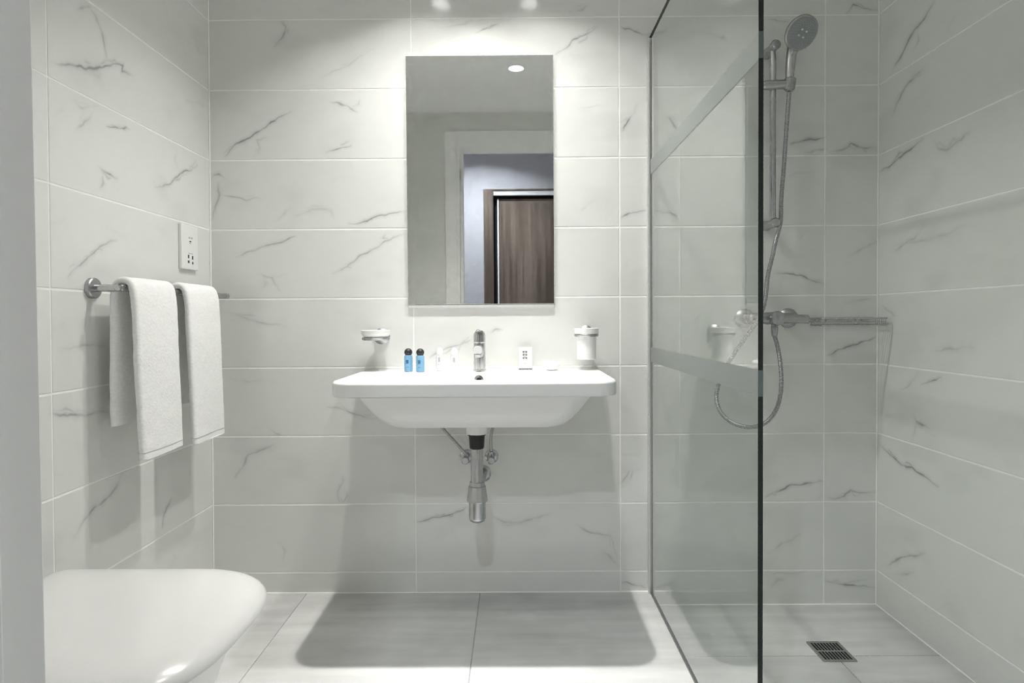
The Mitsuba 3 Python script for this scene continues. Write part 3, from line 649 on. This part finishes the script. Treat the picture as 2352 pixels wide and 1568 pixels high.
k = thing('wrapped_soap', 'small round white wrapped soap lying on the basin below the tumbler holder', 'soap')
a = np.linspace(-np.pi / 2, np.pi / 2, 15)
sm = lathe([(0.0295 * max(math.cos(t), 0) ** 0.62, 0.0145 * math.copysign(abs(math.sin(t)) ** 0.8, math.sin(t))) for t in a], (0, 0, 0), n=44)
sm.apply_scale((1, 0.86, 1)); sm.apply_transform(trimesh.transformations.rotation_matrix(0.16, (1, 0, 0))); sm.apply_translation((0.127, -0.087, BZ + 0.0165))
add('wrapper', sm, 'clear_white', smooth=True, parent=k)
add('printed_mark', cyl((0.129, -0.0975, BZ + 0.0285), (0.129, -0.0990, BZ + 0.0306), 0.0025, 12), 'light_print', parent=k, label='tiny grey printed dot')

# ------------------------------------------------------------------ wall holders
k = thing('soap_dish', 'white ceramic soap dish in a chrome wall holder above the blue bottles', 'soap dish')
DXc, DYc = -0.489, -0.072
add('wall_rosette', lathe([(0, 0.0), (0.029, 0.0), (0.029, 0.006), (0.022, 0.012), (0.011, 0.016), (0, 0.016)], (-0.483, 0.0, 0.938), (0, -1, 0), 40), 'chrome_dark', smooth=30, parent=k, label='round chrome wall mount')
add('holder_ring', join(trimesh.creation.torus(0.0435, 0.0050, major_sections=48, minor_sections=12).apply_translation((DXc, DYc, 0.9315)), cyl((DXc + 0.004, -0.012, 0.9315), (DXc + 0.003, DYc + 0.042, 0.9315), 0.005, 14)), 'chrome_dark', smooth=40, parent=k, label='chrome ring')
add('dish', lathe([(0, 0.004), (0.035, 0.004), (0.0385, 0.0), (0.041, 0.002), (0.0495, 0.013), (0.0515, 0.026), (0.0500, 0.0268), (0.0475, 0.024), (0.044, 0.014), (0.03, 0.0115), (0, 0.0115)], (DXc, DYc, 0.9345), n=56), 'ceramic', smooth=35, parent=k)
k = thing('tumbler_holder', 'white tumbler hanging in a chrome ring on the wall near the glass screen', 'tumbler')
TX, TY = 0.250, -0.070
add('wall_rosette', lathe([(0, 0.0), (0.025, 0.0), (0.025, 0.006), (0.018, 0.011), (0.010, 0.015), (0, 0.015)], (0.256, 0.0, 0.948), (0, -1, 0), 40), 'chrome_dark', smooth=30, parent=k, label='round chrome wall mount')
add('holder_ring', join(trimesh.creation.torus(0.0375, 0.0052, major_sections=48, minor_sections=12).apply_translation((TX, TY, 0.9395)), cyl((TX + 0.003, -0.010, 0.9395), (TX + 0.003, TY + 0.034, 0.9395), 0.005, 14)), 'chrome_dark', smooth=40, parent=k, label='chrome ring')
add('tumbler', lathe([(0, 0.0), (0.0315, 0.0), (0.0335, 0.002), (0.0345, 0.086), (0.0420, 0.0895), (0.0428, 0.108), (0.0415, 0.1088), (0.039, 0.106), (0.034, 0.090), (0.031, 0.006), (0, 0.005)], (TX, TY, 0.855), n=56), 'ceramic', smooth=35, parent=k)

# ------------------------------------------------------------------ waste trap and water supply
k = thing('basin_trap', 'chrome bottle trap hanging below the wash basin', 'pipe')
PX, PY = -0.128, -0.22
add('rubber_sleeve', lathe([(0, 0.575), (0.0225, 0.575), (0.0235, 0.578), (0.0262, 0.618), (0.0300, 0.6185), (0.0300, 0.6222), (0, 0.6222)], (PX, PY, 0), n=36), 'black_rubber', smooth=30, parent=k, label='black rubber sleeve')
add('inlet_pipe', lathe([(0, 0.462), (0.0203, 0.462), (0.0203, 0.5735), (0.0195, 0.5748), (0, 0.5748)], (PX, PY, 0), n=36), 'chrome', smooth=30, parent=k)
add('nut', lathe([(0, 0.400), (0.0335, 0.400), (0.0340, 0.404), (0.0285, 0.450), (0.0245, 0.4515), (0.0245, 0.463), (0.0235, 0.4645), (0, 0.4645)], (PX, PY, 0), n=12), 'chrome', smooth=20, parent=k, label='tapered chrome nut')
a = np.linspace(-np.pi / 2, 0, 8)
add('cup', lathe([(0.0275 - 0.014 + 0.014 * math.cos(t) if i else 0, 0.346 + 0.014 * math.sin(t)) for i, t in enumerate(a)] + [(0.0275, 0.3995), (0, 0.3995)], (PX, PY, 0), n=36), 'chrome', smooth=35, parent=k, label='rounded chrome cup')
add('outlet_pipe', cyl((PX + 0.004, PY + 0.01, 0.437), (PX + 0.006, -0.006, 0.437), 0.0155, 28), 'chrome', smooth=35, parent=k)
add('wall_rosette', lathe([(0, 0), (0.0310, 0), (0.0305, 0.003), (0.023, 0.009), (0, 0.010)], (-0.121, 0, 0.436), (0, -1, 0), 36), 'chrome', smooth=30, parent=k)
for vx, vl, hl, hp in ((-0.180, 'chrome angle valve on the wall left of the trap', 'thin grey supply hose rising slanted from the valve left of the trap', [(-0.172, -0.050, 0.512), (-0.190, -0.056, 0.534), (-0.235, -0.058, 0.585), (-0.268, -0.050, 0.620), (-0.300, -0.038, 0.660)]),
                       (-0.088, 'chrome angle valve on the wall right of the trap', 'thin grey supply hose rising straight from the valve right of the trap', [(-0.088, -0.045, 0.527), (-0.089, -0.047, 0.560), (-0.086, -0.047, 0.595), (-0.074, -0.043, 0.630), (-0.060, -0.036, 0.665)])):
    k = thing('angle_valve', vl, 'valve')
    add('wall_rosette', lathe([(0, 0), (0.0255, 0), (0.025, 0.003), (0.018, 0.008), (0, 0.009)], (vx, 0, 0.499), (0, -1, 0), 36), 'chrome', smooth=30, parent=k)
    add('body', join(cyl((vx, -0.007, 0.499), (vx, -0.045, 0.499), 0.0095, 20), cyl((vx, -0.036, 0.499), (hp[0][0], hp[0][1], hp[0][2]), 0.0075, 18)), 'chrome', smooth=30, parent=k)
    add('handle', lathe([(0, 0), (0.012, 0), (0.0145, 0.004), (0.0145, 0.014), (0.011, 0.018), (0, 0.018)], (vx, -0.046, 0.497), (0, -1, 0), 10), 'chrome', smooth=20, parent=k)
    pts, _ = spline(hp, 40)
    tag(add('supply_hose', tube(pts, 0.0052, 12), 'steel', smooth=60), hl, 'hose')

# ================================================================== left wall: socket, towel rail, towels
k = thing('wall_socket', 'white shaver socket plate on the left wall above the towels', 'socket')
sx = left_x(1.24)
add('plate', rbox((sx, -0.216, 1.1695), (sx + 0.0115, -0.110, 1.3195), 0.003, 6), 'white_plastic', smooth=30, parent=k)
for dy, dz, w, h in ((-0.174, 1.2135, 0.008, 0.011), (-0.148, 1.2115, 0.008, 0.012), (-0.174, 1.1960, 0.010, 0.008), (-0.148, 1.1935, 0.008, 0.008)):
    add('slot', box((sx + 0.0112, dy - w / 2, dz - h / 2), (sx + 0.0119, dy + w / 2, dz + h / 2)), 'grey_print', parent=k)
for dy, dz, w, h, mt in ((-0.166, 1.2765, 0.009, 0.006, 'light_print'), (-0.152, 1.2765, 0.009, 0.006, 'light_print'), (-0.161, 1.2645, 0.011, 0.005, 'grey_print'), (-0.161, 1.2585, 0.014, 0.003, 'light_print'), (-0.161, 1.2245, 0.028, 0.002, 'light_print')):
    add('printed_mark', box((sx + 0.0112, dy - w / 2, dz - h / 2), (sx + 0.0118, dy + w / 2, dz + h / 2)), mt, parent=k)
RX, RZ = -1.025, 1.085
k = thing('towel_rail', 'chrome towel rail on the left wall holding two white towels', 'towel rail')
for y in (-0.638, -0.052):
    wx = left_x(RZ)
    add('wall_rosette', lathe([(0, 0), (0.027, 0), (0.027, 0.010), (0.0245, 0.0125), (0, 0.0125)], (wx, y, RZ), (1, 0, 0), 40), 'chrome_dark', smooth=30, parent=k)
    add('post', cyl((wx + 0.010, y, RZ), (RX + 0.010, y, RZ), 0.0095, 24), 'chrome', smooth=35, parent=k)
add('bar', cyl((RX, -0.655, RZ), (RX, -0.036, RZ), 0.0085, 24, 0.002), 'chrome', smooth=35, parent=k)
def towel(y0, y1, front_z, back_z, seed, label):
    k = thing('hand_towel', label, 'towel', 'white towels on the rail')
    th = 0.0095                                    # half thickness
    pb = [(-0.0335, back_z), (-0.0325, back_z + 0.1), (-0.030, RZ - 0.20), (-0.0265, RZ - 0.05), (-0.0225, RZ - 0.005), (-0.012, RZ + 0.0165), (0.002, RZ + 0.0205), (0.016, RZ + 0.0155), (0.0255, RZ - 0.006), (0.030, RZ - 0.05),
          (0.034, RZ - 0.2), (0.039, RZ - 0.35), (0.0415, front_z)]
    c, L = spline([(x, 0, z) for x, z in pb], 420)
    c = c[:, [0, 2]]; t = np.gradient(c, axis=0); t /= np.linalg.norm(t, axis=1)[:, None]; nn = np.c_[t[:, 1], -t[:, 0]]      # to the left of the path: outside
    ny = 80
    # closed section around the sheet: outer side, round edge, inner side, round edge (in the (y, offset) plane)
    hw = (y1 - y0) / 2
    per = []
    for yy in np.linspace(-hw + th, hw - th, ny): per.append((yy, th))
    for q in np.linspace(np.pi / 2, -np.pi / 2, 7)[1:-1]: per.append((hw - th + th * math.cos(q), th * math.sin(q)))
    for yy in np.linspace(hw - th, -hw + th, ny): per.append((yy, -th))
    for q in np.linspace(-np.pi / 2, -3 * np.pi / 2, 7)[1:-1]: per.append((-hw + th + th * math.cos(q), th * math.sin(q)))
    per = np.array(per); m_ = len(per); n_ = len(c)
    s = np.linspace(0, 1, n_)
    fall = np.abs(s - 0.5) * 2                     # 0 over the bar, 1 at the hems
    out = np.zeros((n_, m_, 3))
    for j, (yy, off) in enumerate(per):
        wob = 0.0035 * np.sin(yy * 26 + seed + 2.0 * s) * fall ** 1.5
        pinch = yy * (1 - 0.02 * np.sin(3.1 * s + seed))
        o = -off + wob
        out[:, j, 0] = RX + c[:, 0] + nn[:, 0] * o
        out[:, j, 1] = (y0 + y1) / 2 + pinch + 0.004 * np.sin(seed + 5 * s) * fall
        out[:, j, 2] = c[:, 1] + nn[:, 1] * o
    v = out.reshape(-1, 3)
    f = []
    J = np.arange(m_); K = (J + 1) % m_
    for i in range(n_ - 1):
        a, b = i * m_ + J, i * m_ + K
        f.append(np.c_[a, b, b + m_]); f.append(np.c_[a, b + m_, a + m_])
    f = np.vstack(f)
    cap0 = np.vstack([(0 * m_ + 0, (j + 1), j) for j in range(1, m_ - 1)]); cap1 = np.vstack([((n_ - 1) * m_, (n_ - 1) * m_ + j, (n_ - 1) * m_ + j + 1) for j in range(1, m_ - 1)])
    m = trimesh.Trimesh(v, np.vstack([f, cap0, cap1]), process=False)
    if m.volume < 0: m.invert()
    nrm = m.vertex_normals
    d = (meshkit.fbm(v * np.array([430, 430, 520.0]), 2, seed) - 0.5) * 0.0019 + (meshkit.noise(v * 30, seed + 3) - 0.5) * 0.002
    smooth_hem = np.minimum(np.abs(v[:, 2] - front_z), np.where(v[:, 0] < RX, np.abs(v[:, 2] - back_z), 9))
    d *= np.clip((smooth_hem - 0.012) / 0.01, 0.15, 1)
    m.vertices = v + nrm * d[:, None]
    add('cloth', m, 'terry', smooth=True, parent=k)
    # woven hem lines on the front fall
    i = int(np.argmin(np.abs(c[:, 1] - (front_z + 0.020)) + 9 * (s < 0.5)))
    loop = out[i] + (out[i] - out[i].mean(0)) * np.array([0.06, 0.004, 0])
    add('hem_seam', tube(loop, 0.0011, 6, closed=True), 'light_hem', smooth=True, parent=k, label='thin stitched line above the hem')
scene['light_hem'] = two({'type': 'diffuse', 'reflectance': rgb(0.55, 0.55, 0.54)})
towel(-0.634, -0.436, 0.632, 0.722, 3, 'white terry towel hanging on the rail, the one farther from the basin')
towel(-0.374, -0.172, 0.622, 0.735, 11, 'white terry towel hanging on the rail, the one nearer the basin')

# ================================================================== toilet
k = thing('toilet', 'white wall-mounted toilet with its lid closed, at the left wall', 'toilet')
YC = -1.0775
def lid_outline(inset, x_tip=-0.509, xb=-1.056, x_s=-0.72):
    r, xb, x_tip = 0.03, xb + inset, x_tip - inset
    a = x_tip - x_s
    xs = x_s + a * np.sin(np.linspace(0, 1, 26) * np.pi / 2)
    t = np.clip((xs - x_s) / a, 0, 1)
    q = np.linspace(np.pi, np.pi / 2, 8)
    sides = []
    for hw, e in ((0.2325 - inset, 2.5), (0.260 - inset, 3.5)):
        sides.append([(xb + r + r * math.cos(u), hw - r + r * math.sin(u)) for u in q] + list(zip(xs, hw * (1 - t ** e) ** (1 / e))))
    return np.array([(x, YC + w) for x, w in sides[0]] + [(x, YC - w) for x, w in sides[1][::-1][1:]])
LZ = 0.455
lid = hull_stack([(lid_outline(i), LZ - d) for i, d in ((0.014, 0.0460), (0.004, 0.0435), (0.0, 0.039), (0.001, 0.033), (0.006, 0.0255), (0.015, 0.0185), (0.028, 0.0122), (0.045, 0.0075), (0.07, 0.0037), (0.11, 0.0012), (0.15, 0.0))])
add('lid', tm(lid), 'lid_plastic', smooth=25, parent=k)
add('seat', tm(hull_stack([(lid_outline(0.034), LZ - 0.066), (lid_outline(0.028), LZ - 0.063), (lid_outline(0.028), LZ - 0.051), (lid_outline(0.034), LZ - 0.0475)])), 'white_plastic', smooth=30, parent=k)
add('bowl', tm(hull_stack([(lid_outline(0.060 + 0.105 * s ** 1.3, xb=-1.104 - 0.06 - 0.105 * s ** 1.3), LZ - 0.068 - 0.28 * s) for s in np.linspace(0, 1, 9)])), 'ceramic', smooth=28, parent=k)
for s_ in (-1, 1):
    add('hinge', cyl((-1.068, YC + s_ * 0.08 - 0.025, LZ - 0.03), (-1.068, YC + s_ * 0.08 + 0.025, LZ - 0.03), 0.0105, 20), 'chrome', smooth=30, parent=k)

# ================================================================== shower screen
k = thing('shower_screen', 'frameless clear glass shower screen with two frosted stripes', 'glass screen')
GY, GT = -1.014, 1.993
add('pane', trimesh.Trimesh([(GLASS_X, -0.018, 0.004), (GLASS_X, GY, 0.004), (GLASS_X, GY, GT), (GLASS_X, -0.018, GT)], [(0, 2, 1), (0, 3, 2)], process=False), 'glass_pane', parent=k)
add('edge', box((GLASS_X - 0.0048, GY - 0.0015, 0.004), (GLASS_X + 0.0048, GY, GT)), 'glass_edge', parent=k, label='dark polished front edge')
add('edge', box((GLASS_X - 0.0045, GY, GT), (GLASS_X + 0.0045, -0.018, GT + 0.0012)), 'glass_edge', parent=k, label='dark top edge')
add('bottom_seal', box((GLASS_X - 0.0045, GY, 0.0), (GLASS_X + 0.0045, -0.018, 0.0055)), 'chrome_dark', parent=k)
for z0, z1 in ((1.508, 1.5605), (0.840, 0.8925)):
    add('frosted_band', box((GLASS_X - 0.0016, GY + 0.001, z0), (GLASS_X - 0.0012, -0.02, z1)), 'frosted_film', parent=k, label='frosted stripe across the glass')
for z0, z1 in ((1.508, 1.5605), (0.840, 0.8925)):
    add('edge', box((GLASS_X - 0.0049, GY - 0.0020, z0), (GLASS_X + 0.0049, GY - 0.0014, z1)), 'frosted_edge', parent=k, label='paler edge at the frosted stripe')
add('wall_channel', join(box((GLASS_X - 0.0105, -0.020, 0.0), (GLASS_X - 0.0045, 0.0, GT)), box((GLASS_X + 0.0045, -0.020, 0.0), (GLASS_X + 0.0105, 0.0, GT)), box((GLASS_X - 0.0045, -0.006, 0.0), (GLASS_X + 0.0045, 0.0, GT))), 'satin_aluminium', parent=k, label='slim metal wall channel')

# ================================================================== shower fittings
SX = 0.9065
k = thing('shower_rail', 'vertical chrome shower rail with sliding holder on the shower wall', 'shower rail')
add('bar', cyl((SX, -0.058, 1.318), (SX, -0.058, 1.948), 0.0103, 28, 0.002), 'chrome', smooth=35, parent=k)
for z in (1.938, 1.326):
    add('bracket', lathe([(0, 0.0), (0.0185, 0.0), (0.0180, 0.004), (0.0150, 0.02), (0.0145, 0.040), (0.0160, 0.060), (0.0165, 0.084), (0.0130, 0.090), (0, 0.0905)], (SX, 0, z), (0, -1, 0), 32), 'chrome', smooth=35, parent=k)
add('slider', join(tm(manifold3d.Manifold.batch_hull([manifold3d.Manifold.sphere(0.0165, 24).translate([SX - 0.026, -0.062, 1.806]), manifold3d.Manifold.sphere(0.0155, 24).translate([SX + 0.045, -0.080, 1.803])])),
                   cyl((SX + 0.046, -0.080, 1.783), (SX + 0.050, -0.084, 1.822), 0.0185, 28, 0.003)), 'chrome_dark', smooth=35, parent=k)
k = thing('hand_shower', 'chrome hand shower with round grey nozzle face held on the rail', 'shower head')
HC = np.array([0.972, -0.128, 1.957]); HN = np.array([0.16, -0.80, -0.60]); HN /= np.linalg.norm(HN)
hp = [(0.9525, -0.083, 1.776), (0.9540, -0.081, 1.815), (0.9570, -0.079, 1.855), (0.9600, -0.078, 1.890), (0.9640, -0.081, 1.918), (0.9670, -0.088, 1.940)]
pts, _ = spline(hp, 26)
rad = np.interp(np.linspace(0, 1, 26), [0, 0.08, 0.2, 0.5, 0.75, 1.0], [0.0105, 0.0120, 0.0125, 0.0155, 0.0165, 0.0210])
add('handle', tube(pts, rad, 24), 'chrome', smooth=45, parent=k)
add('head', lathe([(0, -0.030), (0.020, -0.030), (0.040, -0.022), (0.0525, -0.010), (0.0570, -0.002), (0.0570, 0.004), (0.054, 0.007), (0, 0.007)], HC, HN, 48), 'steel', smooth=35, parent=k, label='round head shell')
add('face', lathe([(0, 0.0), (0.0505, 0.0), (0.0505, 0.0025), (0.0475, 0.0040), (0, 0.0050)], HC + HN * 0.0055, HN, 48), 'shower_face', smooth=35, parent=k, label='dark grey nozzle face')
W = frame_to(HN)[:3, :3]
small, big = [], []
for rr, cnt in ((0.0435, 30), (0.0375, 26), (0.031, 20), (0.023, 14)):
    for i in range(cnt):
        t = 2 * np.pi * i / cnt
        c = HC + HN * 0.0098 + W @ np.array([rr * math.cos(t), rr * math.sin(t), 0])
        small.append(trimesh.creation.icosphere(1, 0.0017).apply_translation(c))
for t in (0.5, 2.07, 3.64, 5.21):
    big.append(HC + HN * 0.0102 + W @ np.array([0.0135 * math.cos(t), 0.0135 * math.sin(t), 0]))
add('nozzle_field', join(*small), 'nozzle', parent=k, kind='stuff', smooth=True)
for c in big:
    add('nozzle', trimesh.creation.icosphere(2, 0.0036).apply_translation(c), 'white_plastic', smooth=True, parent=k)
# hose: from the hand shower down, round the loop and up to the mixer
hose = [(0.9522, -0.082, 1.772), (0.9480, -0.080, 1.700), (0.9440, -0.076, 1.620), (0.9380, -0.070, 1.495), (0.9350, -0.060, 1.390), (0.9335, -0.058, 1.330), (0.9150, -0.066, 1.270), (0.9000, -0.072, 1.210), (0.8840, -0.074, 1.145),
        (0.8660, -0.092, 1.056), (0.8430, -0.094, 0.992), (0.7960, -0.085, 0.919), (0.7460, -0.078, 0.840), (0.7150, -0.072, 0.770), (0.7060, -0.070, 0.721), (0.7200, -0.070, 0.667), (0.7620, -0.070, 0.628), (0.8190, -0.070, 0.612),
        (0.8730, -0.070, 0.625), (0.9110, -0.070, 0.666), (0.9300, -0.070, 0.727), (0.9330, -0.070, 0.781), (0.9260, -0.070, 0.858), (0.9140, -0.070, 0.915), (0.9085, -0.070, 0.932)]
pts, L = spline(hose, 2)
nr = int(L / 0.0052)
pts, L = spline(hose, nr * 3)
rad = np.tile([0.0064, 0.0079, 0.0064], nr)
k = thing('shower_hose', 'ribbed chrome shower hose looping from the hand shower to the mixer', 'hose')
add('hose', tube(pts, rad, 12), 'chrome_dark', smooth=25, parent=k)
add('hose_cone', lathe([(0, 0), (0.0105, 0), (0.0120, 0.004), (0.0120, 0.012), (0.0090, 0.034), (0, 0.034)], (0.9085, -0.070, 0.965), (0, 0, -1), 28), 'chrome_dark', smooth=30, parent=k)
# mixer
k = thing('shower_mixer', 'chrome exposed shower mixer with side lever on the shower wall', 'shower mixer')
MZ = 0.994
for x in (0.829, 0.986):
    add('wall_rosette', lathe([(0, 0), (0.0355, 0), (0.0350, 0.004), (0.027, 0.013), (0.016, 0.018), (0, 0.018)], (x, 0, MZ), (0, -1, 0), 40), 'chrome_dark', smooth=30, parent=k)
    add('union_nut', lathe([(0, 0.0), (0.0165, 0), (0.0170, 0.002), (0.0170, 0.028), (0.0150, 0.032), (0, 0.032)], (x, -0.018, MZ), (0, -1, 0), 6), 'chrome_dark', smooth=20, parent=k)
add('body', join(lathe([(0, 0), (0.013, 0), (0.0185, 0.006), (0.0190, 0.050), (0.0215, 0.062), (0.0215, 0.110), (0.0190, 0.122), (0.0185, 0.165), (0.013, 0.171), (0, 0.171)], (0.822, -0.062, MZ), (1, 0, 0), 36),
                 lathe([(0, 0), (0.0225, 0), (0.0225, 0.030), (0.019, 0.036), (0, 0.036)], (SX, -0.058, MZ), (0, -1, 0), 36), cyl((SX + 0.002, -0.068, MZ - 0.015), (SX + 0.002, -0.070, MZ - 0.031), 0.0105, 24)), 'chrome_dark', smooth=30, parent=k)
add('lever', join(lathe([(0, 0), (0.0245, 0), (0.0250, 0.004), (0.0235, 0.016), (0.012, 0.021), (0, 0.0215)], (SX, -0.0945, MZ), (0, -1, 0), 36),
                  tm(manifold3d.Manifold.batch_hull([manifold3d.Manifold.sphere(0.0125, 20).scale([1, 0.6, 1]).translate([SX + 0.006, -0.106, MZ]), manifold3d.Manifold.sphere(0.0155, 20).scale([0.5, 0.35, 1]).translate([SX + 0.098, -0.112, MZ - 0.004])]))), 'chrome_dark', smooth=35, parent=k)
# wire soap basket
k = thing('shower_basket', 'shallow chrome wire soap basket on the shower wall near the corner', 'wire basket')
wx0, wx1, wy, wz0, wz1, wr = 1.060, 1.290, -0.098, 0.968, 0.992, 0.0021
def loop(z, r): return tube(ring(rounded(wx0, wy, wx1, -0.004, 0.014, 6)).tolist() and np.c_[ring(rounded(wx0, wy, wx1, -0.004, 0.014, 6)), np.full(len(ring(rounded(wx0, wy, wx1, -0.004, 0.014, 6))), z)], r, 8, closed=True)
add('rim', loop(wz1, 0.0028), 'chrome', smooth=True, parent=k)
add('rim', loop(wz0, 0.0022), 'chrome', smooth=True, parent=k)
add('rim', loop((wz0 + wz1) / 2, 0.0016), 'chrome', smooth=True, parent=k)
for y in np.linspace(wy + 0.016, -0.020, 6):
    add('wire', tube([(wx0, y, wz1), (wx0, y, wz0 + 0.003), (wx0 + 0.003, y, wz0), (wx1 - 0.003, y, wz0), (wx1, y, wz0 + 0.003), (wx1, y, wz1)], 0.0016, 8), 'chrome', smooth=True, parent=k)
for x in (wx0 + 0.05, wx1 - 0.05):
    add('wall_mount', lathe([(0, 0), (0.011, 0), (0.011, 0.004), (0.007, 0.007), (0, 0.007)], (x, 0, wz1 - 0.006), (0, -1, 0), 24), 'chrome', smooth=30, parent=k)
# floor drain
k = thing('floor_drain', 'square slotted metal drain grate in the shower floor', 'drain')
d0, d1, e0, e1 = 0.9300, 1.0340, -0.3810, -0.2640
plate = rounded(d0, e0, d1, e1, 0.004)
for a, b in ((e0 + 0.010, (e0 + e1) / 2 - 0.004), ((e0 + e1) / 2 + 0.004, e1 - 0.010)):
    for x in np.linspace(d0 + 0.013, d1 - 0.013, 9):
        plate = plate.difference(sg.box(x - 0.0032, a, x + 0.0032, b))
add('drain_well', box((d0 + 0.003, e0 + 0.003, SHOWER_Z + 0.0001), (d1 - 0.003, e1 - 0.003, SHOWER_Z + 0.0004)), 'dark_hole', parent=k)
add('grate', extrude(plate, 0.0026, (0, 0, SHOWER_Z + 0.0004)), 'steel', parent=k)
